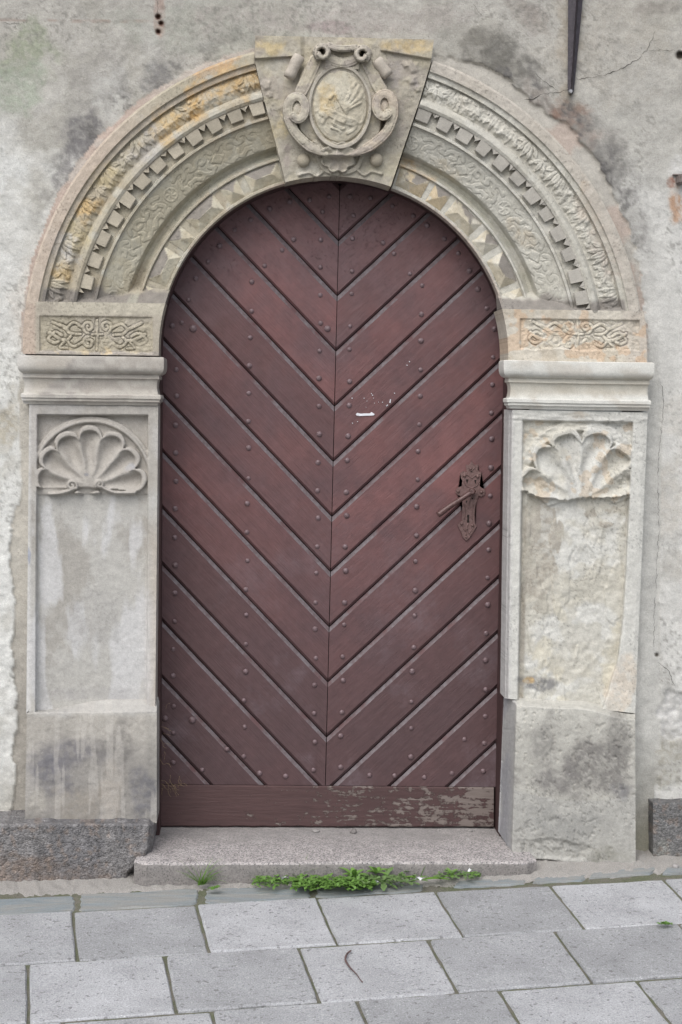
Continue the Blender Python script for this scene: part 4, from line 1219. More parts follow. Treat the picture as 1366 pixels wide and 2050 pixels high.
def right_base():
    nr, nc = 170, 170
    U, V = bl(nr, nc, (1009, 1396), (1272, 1424), (1273, 1742), (998, 1742))
    tl = 1397 + 6 * ss(1035, 1120, U) + 22 * ss(1150, 1272, U)
    bot = np.interp(U, [996, 1030, 1045, 1085, 1110, 1273], [1660, 1716, 1728, 1728, 1738, 1740]) + (fbm(U, U * 0, 20, 3, 180) - .5) * 6
    t = np.linspace(0, 1, nr)[:, None]
    V = tl + (bot - tl) * t
    dl = U - np.interp(V, [1396, 1742], [1009, 998])
    face = ss(0, 30, dl - 2)
    H = -0.05 + (0.17) * np.clip(dl / 27.0, 0, 1)
    H = np.minimum(H, 0.118)
    ledge = 0.028 + 0.095 * ss(0, 22, V - tl + 3) ** 0.9
    H = np.minimum(H, ledge + 0.2 * (dl < 30) * 0)
    H = H + stone_noise(U, V, 29) * 0.9 + (fbm(U, V, 12, 4, 181) - .5) * 0.002
    # broken foot
    brk = blob(U, V, 1110, 1700, 75, 22, 5, .3, 24, 21, .3)
    H = H - brk * 0.010 * 1.0 - 0.05 * blob(U, V, 1090, 1728, 45, 7, 3, .2, 24, 22, .3)
    pits = ss(0.70, 0.76, fbm(U, V, 8, 3, 182)); H = H - pits * 0.0035
    c = np.ones(U.shape + (3,)) * S(166, 164, 157)
    c = lerpc(c, S(194, 192, 184), ss(1470, 1410, V + (fbm(U, V, 40, 4, 183) - .5) * 60) * 0.6)
    for b in [(1200, 1530, 90, 60, 0, S(112, 109, 106), .8), (1100, 1570, 60, 50, 0, S(116, 113, 111), .75), (1235, 1490, 26, 60, 0, S(118, 116, 112), .7), (1090, 1480, 26, 50, 0, S(128, 126, 122), .7),
              (1240, 1580, 30, 30, 0, S(104, 103, 106), .75), (1140, 1650, 90, 50, 0, S(138, 137, 132), .8), (1190, 1710, 60, 24, 0, S(126, 124, 110), .7), (1050, 1640, 30, 80, 0, S(168, 166, 160), .6)]:
        c = lerpc(c, b[5], blob(U, V, *b[:5], 0.8, 40, int(b[0]) + 3, 0.6) * b[6])
    c = lerpc(c, S(150, 150, 148), ss(1602, 1606, V + 0.0012 * (U - 1170) ** 2) * 0.35)
    c = lerpc(c, S(158, 158, 162), ss(30, 20, dl) * 0.5)
    c = lerpc(c, S(140, 140, 146), ss(24, 10, dl) * ss(0.4, 0.6, fbm(U * 2, V * 0.4, 40, 4, 184)) * 0.6)
    sheet('pedestal', U, V, H, c, M['stone'], portal, back=0.056, skirt='lrtb')
right_base()

# -- keystone
def cart_outline():
    return
def keystone():
    nr, nc = 240, 260
    t = np.linspace(0, 1, nr)[:, None] * np.ones((1, nc)); s = np.linspace(0, 1, nc)[None, :] * np.ones((nr, 1))
    vt = 71 + 8 * s
    r0 = 354.0
    ul0, ur0 = 511 + 0 * s, 869 + 0 * s
    # bottom edge follows the intrados
    V = vt + (365 - vt) * t
    for _ in range(4):
        L, Rr = key_l(V), key_r(V)
        U = L + (Rr - L) * s
        vb = shear(U, AY - np.sqrt(np.maximum(r0 ** 2 - (U - AX) ** 2, 0))) - 0.0
        V = vt + (vb - vt) * t
    H = np.full(U.shape, 0.058)
    H = H - 0.060 * ss(150, 355, V) * 0.35
    # crowning band (broken off in the middle by the rolls)
    bandb = np.where(U < 690, 118 - 0.06 * (U - 512), 108 + 0.17 * (U - 800))
    H = H + 0.014 * ss(bandb + 2, bandb - 2, V) * (1 - ss(600, 612, U) * ss(770, 758, U))
    st = []
    mirror = lambda p: [(1364 - a, b - 2) for a, b in p]
    lowr = [curve([(640, 318), (634, 300), (622, 292)]), curve([(640, 318), (648, 336), (660, 344), (676, 348)]), curve([(622, 292), (634, 286), (648, 300)])]
    for p in lowr: st += [(p, 5), (mirror(p), 5)]
    st += [ (curve([(600, 350), (620, 345), (634, 352), (646, 344)]), 3), (mirror(curve([(600, 350), (620, 345), (634, 352), (646, 344)])), 3)]
    g = strokes_h(U, V, st, 4, 2)
    H = H + g * 0.010
    for (bx, by, br) in [(533, 170, 13), (541, 190, 8), (826, 134, 17), (824, 160, 13), (836, 178, 9), (812, 128, 9)]:
        db = np.hypot(U - bx, V - by) / br * (1 + 0.10 * np.cos(5 * np.arctan2(V - by, U - bx)))
        H = H + 0.007 * (1 - ss(0.35, 1.0, db))
    # pendant shell under the shield
    pa = np.arctan2(V - 314, U - 677); pr0 = np.hypot((U - 677) * 0.9, (V - 314))
    pd = 1 - ss(29, 33, pr0 + 2.6 * np.cos(pa * 8))
    H = H + pd * (0.020 + 0.004 * np.cos(pa * 8) * ss(8, 24, pr0) - 0.006 * ss(30, 6, pr0)) + 0.016 * np.clip(1 - (np.abs(U - 675) / 14 + np.abs(V - 309) / 15), 0, 1)
    # back plate of the cartouche
    e = np.hypot((U - 681) / 88.0, (V - 210) / 112.0)
    plate = 1 - ss(0.96, 1.03, e + (np.cos(np.arctan2(V - 210, U - 681) * 4) * 0.06))
    H = H + plate * 0.026
    sad = ss(640, 652, U) * ss(730, 718, U) * ss(90, 94, V) * ss(146, 138, V)
    H = np.where(sad > 0.02, np.maximum(H, 0.058 + sad * (0.036 - 0.012 * np.exp(-((U - 685) / 22.0) ** 2))), H)
    # side straps that run from the volutes to the foot
    arm = [(curve([(575, 235), (588, 262), (610, 285), (634, 300)]), 9), (curve([(790, 230), (778, 262), (757, 284), (728, 300)]), 9)]
    ga = strokes_h(U, V, arm, 9, 2.5)
    H = np.maximum(H, 0.070 * (ga > 0.02) * 1.0 - 0.030 * (1 - ga)) if False else H + ga * 0.010
    ia = strokes_h(U, V, [(curve([(592, 256), (612, 278), (632, 292)]), 4), (curve([(776, 254), (758, 274), (736, 292)]), 4)], 4, 1.5)
    H = H - ia * 0.008 + ia * (fbm(U, V, 5, 2, 190) - .5) * 0.006
    H = H - 0.008 * ss(359, 364, V + 0 * U) * 0 + stone_noise(U, V, 35) * 1.1 + (fbm(U, V, 22, 4, 191) - .5) * 0.006
    c = np.ones(U.shape + (3,)) * S(166, 160, 147)
    c = lerpc(c, S(176, 168, 148), ss(0.46, 0.6, fbm(U, V, 60, 5, 192)) * 0.7)
    c = lerpc(c, S(158, 150, 142), ss(0.54, 0.64, fbm(U, V, 46, 5, 193)) * 0.6)
    for b in [(550, 95, 36, 20, 0, S(186, 168, 128), .7), (820, 95, 50, 18, 0, S(184, 164, 124), .7), (560, 140, 30, 30, 0, S(180, 176, 166), .6), (566, 250, 20, 40, 0, S(182, 168, 132), .6),
              (620, 345, 30, 14, 0, S(192, 188, 178), .7), (770, 340, 40, 24, 0, S(180, 174, 154), .6), (790, 150, 20, 40, 0, S(156, 150, 146), .6), (575, 320, 12, 30, 0, S(142, 132, 128), .6), (830, 165, 10, 16, 0, S(146, 138, 138), .6)]:
        c = lerpc(c, b[5], blob(U, V, *b[:5], 0.6, 26, int(b[0]) + 7, 0.5) * b[6])
    o = sheet('keystone', U, V, H, c, M['stone'], portal, back=0.056)
    return o
key = keystone()
CK = lambda: None
# oval shield with its worn winged beast
def shield():
    n_r, n_a = 90, 180
    cx, cy, rx, ry = 681, 213, 65, 87
    k = np.linspace(0.0, 1.0, n_r)[:, None] * np.ones((1, n_a)); a = np.linspace(0, 2 * math.pi, n_a)[None, :] * np.ones((n_r, 1))
    U = cx + rx * k * np.sin(a); V = cy - ry * k * np.cos(a)
    H = 0.084 + 0.016 * (1 - (k / 0.86) ** 2) * (k < 0.86)
    H = H + 0.007 * (1 - ss(0.035, 0.06, np.abs(k - 0.93)))
    H = H - 0.006 * (1 - ss(0.01, 0.03, np.abs(k - 0.845)))
    H = H - 0.05 * ss(0.975, 1.0, k)
    beast = [(curve([(646, 226), (660, 226), (676, 234), (694, 242), (708, 246)]), 8), (curve([(694, 224), (686, 210), (678, 196), (674, 188)]), 4.5), (curve([(674, 188), (666, 190), (662, 196)]), 3.2),
             (curve([(690, 212), (696, 196), (704, 178), (712, 166)]), 3), (curve([(692, 214), (704, 200), (714, 184), (720, 172)]), 3), (curve([(694, 216), (708, 206), (720, 196), (726, 186)]), 3), (curve([(696, 220), (710, 212), (722, 206)]), 2.6),
             (curve([(664, 228), (652, 236), (646, 246)]), 2.8), (curve([(676, 236), (668, 246), (676, 254), (688, 258)]), 3), (curve([(704, 246), (712, 254), (704, 262), (696, 266)]), 3.2), (curve([(708, 242), (722, 246), (728, 236), (724, 228)]), 2.6), (curve([(656, 222), (644, 218), (634, 222)]), 2.6), (curve([(664, 256), (676, 260), (682, 266)]), 2.4)]
    g = strokes_h(U, V, beast, 3, 1.6)
    H = H + g * 0.0052 * (0.2 + 1.1 * fbm(U, V, 12, 3, 195)) + stone_noise(U, V, 37) * 0.8 + (fbm(U, V, 16, 4, 196) - .5) * 0.007 * (k < .84)
    c = np.ones(U.shape + (3,)) * S(176, 169, 152)
    c = lerpc(c, S(186, 181, 166), ss(0.5, 0.6, fbm(U, V, 30, 4, 197)) * 0.6)
    c = lerpc(c, S(184, 162, 118), blob(U, V, 652, 195, 24, 30, 0, .8, 20, 23) * 0.6)
    c = lerpc(c, S(164, 158, 150), ss(0.86, 0.9, k) * 0.6)
    sheet('oval_shield', U, V, H, c, M['stone'], key, back=0.0, skirt='')
shield()
# ribbons rolled up beside and above the shield: carved bands standing proud of the keystone
def carved(name, band, base, colr, seed, extra=None):
    """band: list of (points, half width list or number, height); the rest of the patch lies buried in the keystone"""
    xs = [p[0] for q, _, _ in band for p in q]; ys = [p[1] for q, _, _ in band for p in q]
    m = 14
    u0, u1, v0, v1 = min(xs) - m, max(xs) + m, min(ys) - m, max(ys) + m
    U, V = bl(int((v1 - v0) / 1.1), int((u1 - u0) / 1.1), (u0, v0), (u1, v0), (u1, v1), (u0, v1))
    H = np.full(U.shape, 0.005)
    for pts, wd, hh in band:
        n = len(pts) - 1
        for i in range(n):
            w_ = wd[i] if hasattr(wd, '__len__') else wd
            h_ = hh[i] if hasattr(hh, '__len__') else hh
            (x0, y0), (x1, y1) = pts[i], pts[i + 1]
            mk = (U > min(x0, x1) - w_ - 2) & (U < max(x0, x1) + w_ + 2) & (V > min(y0, y1) - w_ - 2) & (V < max(y0, y1) + w_ + 2)
            d = seg_dist(U[mk], V[mk], [pts[i], pts[i + 1]])
            q_ = d / w_
            hb = np.where(d < w_ + 1.2, base + (h_ - base) * (1 - 0.10 * np.clip(q_, 0, 1) ** 4 - 0.11 * (1 - ss(0.05, 0.16, np.abs(q_ - 0.62)))) * ss(w_ + 1.2, w_ - 1.0, d), 0.005)
            H[mk] = np.maximum(H[mk], hb)
    if extra is not None: H = extra(U, V, H)
    H = np.where(H > 0.02, H + (stone_noise(U, V, seed) + (fbm(U, V, 14, 3, seed + 3) - .5) * 0.004), H)
    c = np.ones(U.shape + (3,)) * colr
    c = lerpc(c, S(182, 176, 160), ss(0.5, 0.62, fbm(U, V, 26, 4, seed)) * 0.6)
    c = lerpc(c, S(156, 148, 142), ss(0.54, 0.64, fbm(U, V, 22, 4, seed + 1)) * 0.5)
    cu = H > 0.02
    keep = (cu[:-1, :-1] | cu[1:, :-1] | cu[:-1, 1:] | cu[1:, 1:])
    return sheet(name, U, V, H, c, M['stone'], key, back=0.0, skirt='', keep=keep)
cs1 = S(166, 156, 146)
def ell(cx, cy, rx, ry, a0, a1, n, shrink):
    out = []
    for i in range(n + 1):
        t = i / n; a = math.radians(a0 + (a1 - a0) * t); q = 1 - shrink * t
        out.append((cx + rx * q * math.cos(a), cy + ry * q * math.sin(a)))
    return out
def eye(x, y, rx, ry, h):
    return lambda U, V, H: np.maximum(H, np.where(np.hypot((U - x) / rx, (V - y) / ry) < 1.05, 0.07 + (h - 0.07) * np.sqrt(np.clip(1.06 - np.hypot((U - x) / rx, (V - y) / ry) ** 2, 0, 1)), 0.005))
def ramp_(n, a, b): return [a + (b - a) * i / n for i in range(n + 1)]
for (foot, cx, cy, a0, a1, colr, sd) in (([(656, 309), (640, 303), (616, 290), (592, 266), (578, 238)], 596, 219, 165, 490, S(170, 163, 150), 501),
                                         ([(702, 309), (720, 303), (748, 288), (775, 263), (788, 232)], 769, 213, 15, -310, S(178, 167, 152), 511)):
    pts = curve(foot, 7) + ell(cx, cy, 20, 29, a0, a1, 44, 0.36)
    n = len(pts)
    carved('scroll', [(pts, [4 + 6.8 * min(1, i / 12) - 2.0 * i / n for i in range(n + 1)], ramp_(n, 0.086, 0.110))], 0.055, colr, sd, eye(cx, cy + 1, 13, 20, 0.093))
carved('scroll', [(ell(646, 105, 14.5, 15.5, 130, 520, 40, 0.42) , 5.6, ramp_(41, 0.112, 0.128)), (list(reversed(ell(725, 109, 14.5, 15.5, 50, -340, 40, 0.42))), 5.6, ramp_(41, 0.128, 0.112)),
                  (curve([(660, 92), (674, 97), (692, 98), (711, 96)], 6), 6.5, 0.112), (curve([(662, 118), (676, 124), (694, 125), (708, 120)], 6), 11, 0.096)], 0.055, S(172, 165, 153), 521)
carved('strap', [(curve([(632, 122), (622, 144), (612, 166), (604, 182)], 6), 13.5, 0.090)], 0.055, S(176, 168, 151), 531)
carved('strap', [(curve([(736, 124), (746, 146), (755, 166), (763, 180)], 6), 13.5, 0.090)], 0.055, S(176, 168, 151), 541)
for (x0, y0, x1, y1) in ((600, 112, 578, 156), (754, 120, 778, 152)):
    pts = [P(x0 + (x1 - x0) * t, y0 + (y1 - y0) * t, -0.086) for t in np.linspace(0, 1, 7)]
    tube('rolled_end', pts, [0.017, 0.0205, 0.0200, 0.0185, 0.0185, 0.0200, 0.017], M['stone'], key, 14, colr=S(174, 166, 155))
for (x, y) in ((608, 321), (754, 320)):
    bm = bmesh.new(); bmesh.ops.create_uvsphere(bm, u_segments=18, v_segments=10, radius=0.0215)
    for v_ in bm.verts: v_.co.y *= 0.8
    o = bm_obj('stone_ball', bm, M['stone'], key, tuple(P(x, y, -0.048)), True)
    ca = o.data.color_attributes.new('Col', 'FLOAT_COLOR', 'POINT')
    for q in ca.data: q.color = (*S(164, 156, 140), 1)

# ------------------------------------------------------------------ door frame and door
DY = 0.150
def frame():
    path_o, path_i = [], []
    for v in np.linspace(1668, 720, 24):
        path_i.append((np.interp(v, [720, 1660], [326.5, 323.0]), v)); path_o.append((300, v))
    for a in np.linspace(2, 178, 90):
        for lst, rf in ((path_i, 341.5), (path_o, 378.0)):
            u = AX - rf * math.cos(math.radians(a)); lst.append((u, shear(u, AY - rf * math.sin(math.radians(a)))))
    for v in np.linspace(722, 1668, 24):
        path_i.append((np.interp(v, [720, 1000, 1660], [1009, 1001.5, 991]), v)); path_o.append((1045, v))
    n = len(path_i)
    co = []
    for (pi, po) in zip(path_i, path_o):
        b = P(*pi, DY); b0 = b.copy(); b0[1] = 0.058; b1 = b.copy(); b1[1] = 0.055; c2 = b.copy(); c2[1] = 0.21
        co += [P(*po, 0.055), b1, c2]
    co = np.array(co)
    fs = []
    for i in range(n - 1):
        for k in range(2): fs.append((i * 3 + k, i * 3 + k + 1, (i + 1) * 3 + k + 1, (i + 1) * 3 + k))
    return link('door_frame', mesh_np('door_frame', co, np.array(fs), None, False), M['frame'])
fr = frame()
tag(fr, 'dark red-brown painted timber lining inside the stone arch', 'door frame')

door = empty('wooden_door', P(655, 1655, DY), 'round-headed oxblood door of chevron planks with iron studs', 'door')
OUT = []
for a in np.linspace(0, 180, 72):
    u = AX - 352 * math.cos(math.radians(a)); OUT.append((u, shear(u, AY - 352 * math.sin(math.radians(a)))))
OUT = [(313, 1700)] + OUT + [(1012, 1700)]
def clip(poly, n, d, tagv):
    """keep n.p <= d ; poly = list of (p, edge_tag of edge leaving p)"""
    res = []
    m = len(poly)
    for i in range(m):
        p, t = poly[i]; q, _ = poly[(i + 1) % m]
        dp = n[0] * p[0] + n[1] * p[1] - d; dq = n[0] * q[0] + n[1] * q[1] - d
        if dp <= 0: res.append((p, t))
        if (dp < 0 < dq) or (dq < 0 < dp):
            k = dp / (dp - dq); x = (p[0] + (q[0] - p[0]) * k, p[1] + (q[1] - p[1]) * k)
            if dp < 0: res.append((x, tagv))
            else: res.append((x, t))
    return res
def line_through(p, q):
    dx, dy = q[0] - p[0], q[1] - p[1]; L = math.hypot(dx, dy)
    n = (-dy / L, dx / L); return n, n[0] * p[0] + n[1] * p[1]
def vtx(k): return (678 - 2.67 * k, 482 + 110.4 * k)
SL, SR = 1.052, 0.926
def half_poly(k, side, ins, dn_in, seam_in):
    """plank between groove k (above) and k+1 (below) on one side; ins = inset at the grooves"""
    poly = [(p, 'o') for p in OUT]
    # seam
    n, d = line_through(vtx(-3), vtx(14))      # n points to +-u
    if n[0] < 0: n, d = (-n[0], -n[1]), -d
    if side < 0: poly = clip(poly, n, d - seam_in, 's')
    else: poly = clip(poly, (-n[0], -n[1]), -d - seam_in, 's')
    if len(poly) < 3: return poly
    sgn = 1 if side < 0 else -1
    sl = SL if side < 0 else -SR
    L = math.hypot(sl, 1)
    # groove line: v = vk + sl*(u-uk) ; f = v - sl*u
    a = vtx(k); fa = (a[1] - sl * a[0]) / L; nv = (-sl / L, 1 / L)
    poly = clip(poly, (-nv[0], -nv[1]), -(fa + ins), 'u')
    if len(poly) < 3: return poly
    b = vtx(k + 1); fb = (b[1] - sl * b[0]) / L
    poly = clip(poly, nv, fb - dn_in, 'd')
    if len(poly) < 3: return poly
    poly = clip(poly, (-0.00825, 1.0), 1569.8 - 0.00825 * 322, 'b')
    return poly
def plank(k, side):
    g = 0.8
    B = half_poly(k, side, g, g, 0.7); Ff = half_poly(k, side, g + 7.4, g + 4.2, 0.7)
    if len(B) < 3 or len(Ff) < 3: return False
    area = abs(sum(B[i][0][0] * B[(i + 1) % len(B)][0][1] - B[(i + 1) % len(B)][0][0] * B[i][0][1] for i in range(len(B)))) / 2
    if area < 250: return False
    yj = random.uniform(-0.002, 0.002)
    yf, yb, yc = DY + yj, DY + 0.030, DY + 0.010 + yj
    bm = bmesh.new(); uvl = bm.loops.layers.uv.new('UVMap')
    sl = SL if side < 0 else -SR; L = math.hypot(1, sl); ex = (1 / L, sl / L)
    vf = [bm.verts.new(P(p[0], p[1], yf)) for p, _ in Ff]
    vb = [bm.verts.new(P(p[0], p[1], yc)) for p, _ in B]
    vk = [bm.verts.new(P(p[0], p[1], yb)) for p, _ in B]
    uvmap = {}
    for (p, _), vv_ in list(zip(Ff, vf)) + list(zip(B, vb)) + list(zip(B, vk)):
        uvmap[vv_] = ((p[0] * ex[0] + p[1] * ex[1]) / 600.0, (-p[0] * ex[1] + p[1] * ex[0]) / 600.0)
    bm.faces.new(vf)
    def edges(poly, vs, tg): return [(vs[i], vs[(i + 1) % len(vs)]) for i in range(len(vs)) if poly[i][1] == tg]
    for tg in ('u', 'd'):
        ef = edges(Ff, vf, tg); eb = edges(B, vb, tg)
        if ef and eb:
            f_ = bm.faces.new((ef[0][0], ef[0][1], eb[0][1], eb[0][0]))
            if tg == 'u': f_.material_index = 1
    for i in range(len(vb)):
        bm.faces.new((vb[i], vb[(i + 1) % len(vb)], vk[(i + 1) % len(vk)], vk[i]))
    # seam end of the chamfers
    for tg in ('s', 'b'):
        ef = edges(Ff, vf, tg); eb = edges(B, vb, tg)
        if ef and eb:
            try: bm.faces.new((ef[0][0], ef[0][1], eb[0][1], eb[0][0]))
            except ValueError: pass
    bmesh.ops.recalc_face_normals(bm, faces=bm.faces)
    # keep the outside outward
    fr0 = max(bm.faces, key=lambda f: f.calc_area())
    if fr0.normal.y > 0: bmesh.ops.reverse_faces(bm, faces=bm.faces)
    for f in bm.faces:
        for lp in f.loops: lp[uvl].uv = uvmap[lp.vert]
    me = bpy.data.meshes.new('plank'); bm.to_mesh(me); bm.free()
    me.materials.append(M['door']); me.materials.append(M['ledge'])
    link('plank', me, None, door)
    return True
for side in (-1, 1):
    for k in range(-1, 14): plank(k, side)
# kick board along the bottom
def board():
    n = 60
    top = [(322 + (989 - 322) * t, 1570.5 + 5.5 * t) for t in np.linspace(0, 1, n)]
    bot = [(322 + (989 - 322) * t, 1654 + 1.5 * t + random.uniform(-.8, .8)) for t in np.linspace(0, 1, n)]
    co = []
    for (a, b) in zip(top, bot):
        co += [P(a[0], a[1], DY + .03), P(a[0], a[1], DY - .004), P(a[0], a[1] + 3.2, DY - .010), P(b[0], b[1] - 2, DY - .010), P(b[0], b[1], DY - .007), P(b[0], b[1], DY + .03)]
    co = np.array(co); fs = []
    for i in range(n - 1):
        for k in range(5): fs.append((i * 6 + k, i * 6 + k + 1, (i + 1) * 6 + k + 1, (i + 1) * 6 + k))
    e = (n - 1) * 6
    fs += [(0, 1, 2, 3), (e + 3, e + 2, e + 1, e)]
    me = mesh_np('kick_board', co, np.array(fs), None, False)
    return tag(link('kick_board', me, M['worn'], door), 'kick board with paint worn through to grey wood')
board()
# unseen board added behind the planks, stops sky light leaking through gaps
bm = bmesh.new()
q = [bm.verts.new(P(u, v, DY + 0.034)) for u, v in ((250, 320), (250, 1664), (1060, 1664), (1060, 320))]
q2 = [bm.verts.new(Vector(x.co) + Vector((0, 0.03, 0))) for x in q]
bm.faces.new(q); bm.faces.new(q2)
for i in range(4): bm.faces.new((q[i], q[(i + 1) % 4], q2[(i + 1) % 4], q2[i]))
bm_obj('light_block', bm, M['void'], door)

# studs
bm = bmesh.new(); bmesh.ops.create_uvsphere(bm, u_segments=10, v_segments=8, radius=1.0)
bmesh.ops.delete(bm, geom=[v for v in bm.verts if v.co.z < -0.05], context='VERTS')
bmesh.ops.rotate(bm, verts=bm.verts, cent=(0, 0, 0), matrix=Matrix.Rotation(math.radians(90), 3, 'X'))
for v_ in bm.verts: v_.co.y *= 0.62
for f in bm.faces: f.smooth = True
stud_me = bpy.data.meshes.new('stud'); bm.to_mesh(stud_me); bm.free(); stud_me.materials.append(M['stud'])
def stud(u, v, r=0.0092):
    o = bpy.data.objects.new('stud', stud_me); COL.objects.link(o); o.parent = door
    o.location = Vector(P(u, v, DY - 0.0005)) - wloc(door)
    o.scale = (r * random.uniform(.85, 1.15),) * 3
def groove_v(u, k):
    a = vtx(k)
    return a[1] + SL * (u - a[0]) if u < a[0] else a[1] - SR * (u - a[0])
cols_ = [(lambda v: 354 - .010 * (v - 700), 33, 88, 690), (lambda v: 501 - .016 * (v - 700), 40, 98, 545), (lambda v: 642 - .0145 * (v - 600), 34, 91, 440),
         (lambda v: 706 - .0230 * (v - 500), 24, 86, 440), (lambda v: 846 - .0265 * (v - 600), 29, 87, 560), (lambda v: 988 - .024 * (v - 700), 34, 90, 650)]
nst = 0
for fu, o1, o2, vmin in cols_:
    for k in range(-2, 15):
        for o in (o1, o2):
            v = 900.0
            for _ in range(6): v = groove_v(fu(v), k) + o
            if vmin < v < 1562:
                stud(fu(v) + random.uniform(-1.5, 1.5), v + random.uniform(-2, 2)); nst += 1
for (u, v) in [(502, 440), (470, 460), (440, 492), (417, 524), (392, 558), (378, 600), (364, 646), (540, 418), (580, 403), (565, 501), (588, 479), (530, 532), (767, 486), (789, 508), (742, 396), (786, 412),
               (828, 432), (855, 451), (890, 478), (918, 507), (940, 542), (957, 579), (975, 617), (821, 548), (659, 393), (646, 424), (701, 393), (708, 431), (620, 400), (405, 1541), (455, 1500), (520, 1548), (572, 1554), (740, 1552), (790, 1553), (850, 1556), (905, 1548), (930, 1480)]:
    stud(u, v)
for (u, v) in [(345, 652), (656, 658), (387, 658), (331, 1438), (385, 1441)]: stud(u, v, 0.0125)

# paper scraps left on the paint
def scrap(pts, y=DY - 0.004):
    bm = bmesh.new(); a = [bm.verts.new(P(u, v, y)) for u, v in pts]; b = [bm.verts.new(P(u, v, DY + 0.002)) for u, v in pts]
    bm.faces.new(a)
    for i in range(len(a)): bm.faces.new((a[i], a[(i + 1) % len(a)], b[(i + 1) % len(b)], b[i]))
    bm_obj('paper_scrap', bm, M['white'], door)
scrap([(712.5, 829), (716, 826.5), (722, 828), (741, 827.5), (744, 825), (750.5, 829), (749, 831.5), (740, 832), (720, 832.8), (714, 831.5)])
for (x, y) in [(744, 788), (746, 791), (748, 797), (750, 807), (758, 805), (766, 805), (729, 797), (705, 797), (790, 787), (774, 812), (733, 815), (735, 803), (815, 731), (820, 724), (716, 844), (706, 847)]:
    s = random.uniform(0.6, 1.3)
    scrap([(x - s, y), (x, y - s), (x + s * 1.3, y + .3), (x + .2, y + s)])
scrap([(779.5, 806), (781.5, 799), (783, 799.5), (782, 807)]); scrap([(773, 812.5), (777, 809.5), (777, 811.5), (774, 814)])

# lock plate with lever handle
plz = [(640, 175), (665, 222), (690, 240), (745, 228), (735, 300), (748, 335), (790, 350), (784, 425), (770, 470), (762, 560), (830, 600), (850, 640), (830, 690), (790, 712), (745, 700), (715, 790), (698, 860), (684, 990), (690, 1110), (715, 1160),
       (690, 1215), (650, 1275), (605, 1340), (560, 1385), (510, 1330), (485, 1260), (430, 1150), (455, 1105), (490, 1080), (500, 960), (498, 850), (500, 780), (478, 705), (430, 690), (398, 650), (412, 600), (440, 575), (492, 555), (500, 470), (470, 420), (470, 360), (510, 330), (566, 345), (552, 232), (600, 240)]
pt = [(860 + x / 7.589, 900 + y / 7.589) for x, y in plz]
lock = empty('lock_plate_pivot', P(940, 990, DY)) if False else None
bm = bmesh.new()
y0, y1 = DY - 0.006, DY + 0.001
a = [bm.verts.new(P(u, v, y0)) for u, v in pt]; cen = (937, 985)
b = [bm.verts.new(P(u + (u - cen[0]) * .02, v + (v - cen[1]) * .01, y1)) for u, v in pt]
bm.faces.new(a)
for i in range(len(a)): bm.faces.new((a[i], a[(i + 1) % len(a)], b[(i + 1) % len(b)], b[i]))
bmesh.ops.triangulate(bm, faces=[f for f in bm.faces if len(f.verts) > 4])
esc = bm_obj('lock_plate', bm, M['rust'], door)
def z8(x, y, Y): return P(860 + x / 7.589, 900 + y / 7.589, Y)
for (x, y, r) in [(535, 395, .0058), (735, 410, .0058), (435, 635, .0056), (790, 645, .0062), (490, 1125, .006), (655, 1150, .0052), (630, 290, .004), (560, 1330, .0035)]:
    bm = bmesh.new(); bmesh.ops.create_uvsphere(bm, u_segments=8, v_segments=6, radius=r)
    bm_obj('rivet', bm, M['rust'], esc, tuple(z8(x, y, DY - 0.008)), True)
def slot(poly, nm='keyhole'):
    bm = bmesh.new(); a = [bm.verts.new(z8(x, y, DY - 0.0072)) for x, y in poly]; b = [bm.verts.new(z8(x, y, DY)) for x, y in poly]
    bm.faces.new(a)
    for i in range(len(a)): bm.faces.new((a[i], a[(i + 1) % len(a)], b[(i + 1) % len(b)], b[i]))
    bm_obj(nm, bm, M['void'], esc)
slot([(570, 1000), (590, 985), (608, 1000), (600, 1030), (605, 1110), (572, 1110), (578, 1040)])
for pl_ in ([(555, 455), (590, 450), (572, 525)], [(680, 465), (715, 460), (700, 525)], [(618, 340), (640, 325), (658, 345)], [(550, 775), (575, 775), (568, 820)], [(640, 730), (668, 735), (660, 760), (645, 750)], [(550, 1212), (585, 1212), (568, 1238)]):
    slot(pl_, 'pierced_hole')
# raised rib pattern on the plate
for st_ in ([(600, 270), (640, 320), (690, 270)], [(520, 360), (600, 400), (640, 440)], [(760, 370), (690, 400), (640, 440)], [(520, 470), (560, 550), (640, 580)], [(750, 480), (720, 550), (640, 580)], [(640, 700), (600, 800), (590, 900)], [(590, 1130), (560, 1200), (560, 1300)], [(500, 1150), (540, 1240)], [(670, 1170), (600, 1280)], [(520, 820), (540, 920), (530, 1060)], [(690, 800), (650, 920), (650, 1060)]):
    tube('rib', [z8(x, y, DY - 0.0065) for x, y in curve(st_, 5)], 0.0022, M['rust'], esc, 6)
# lever handle
hb = P(945.6, 985, DY - 0.045)
tube('handle', [P(945.6, 985, DY - .002), P(945.6, 985, DY - .030), P(945.6, 984, DY - .052), P(945.6, 984, DY - .056)], [0.0105, 0.0105, 0.0118, 0.007], M['handle'], door, 14)
tube('handle', [P(951, 981, DY - .045), P(944, 985.5, DY - .046), P(925, 998, DY - .048), P(900, 1014, DY - .050), P(880, 1029, DY - .050), P(876.5, 1031.5, DY - .050)], [0.0075, 0.0092, 0.0088, 0.0098, 0.0108, 0.0095], M['handle'], door, 14)
tube('collar', [P(945.6, 985, DY - .005), P(945.6, 985, DY - .014)], 0.016, M['rust'], esc, 14)

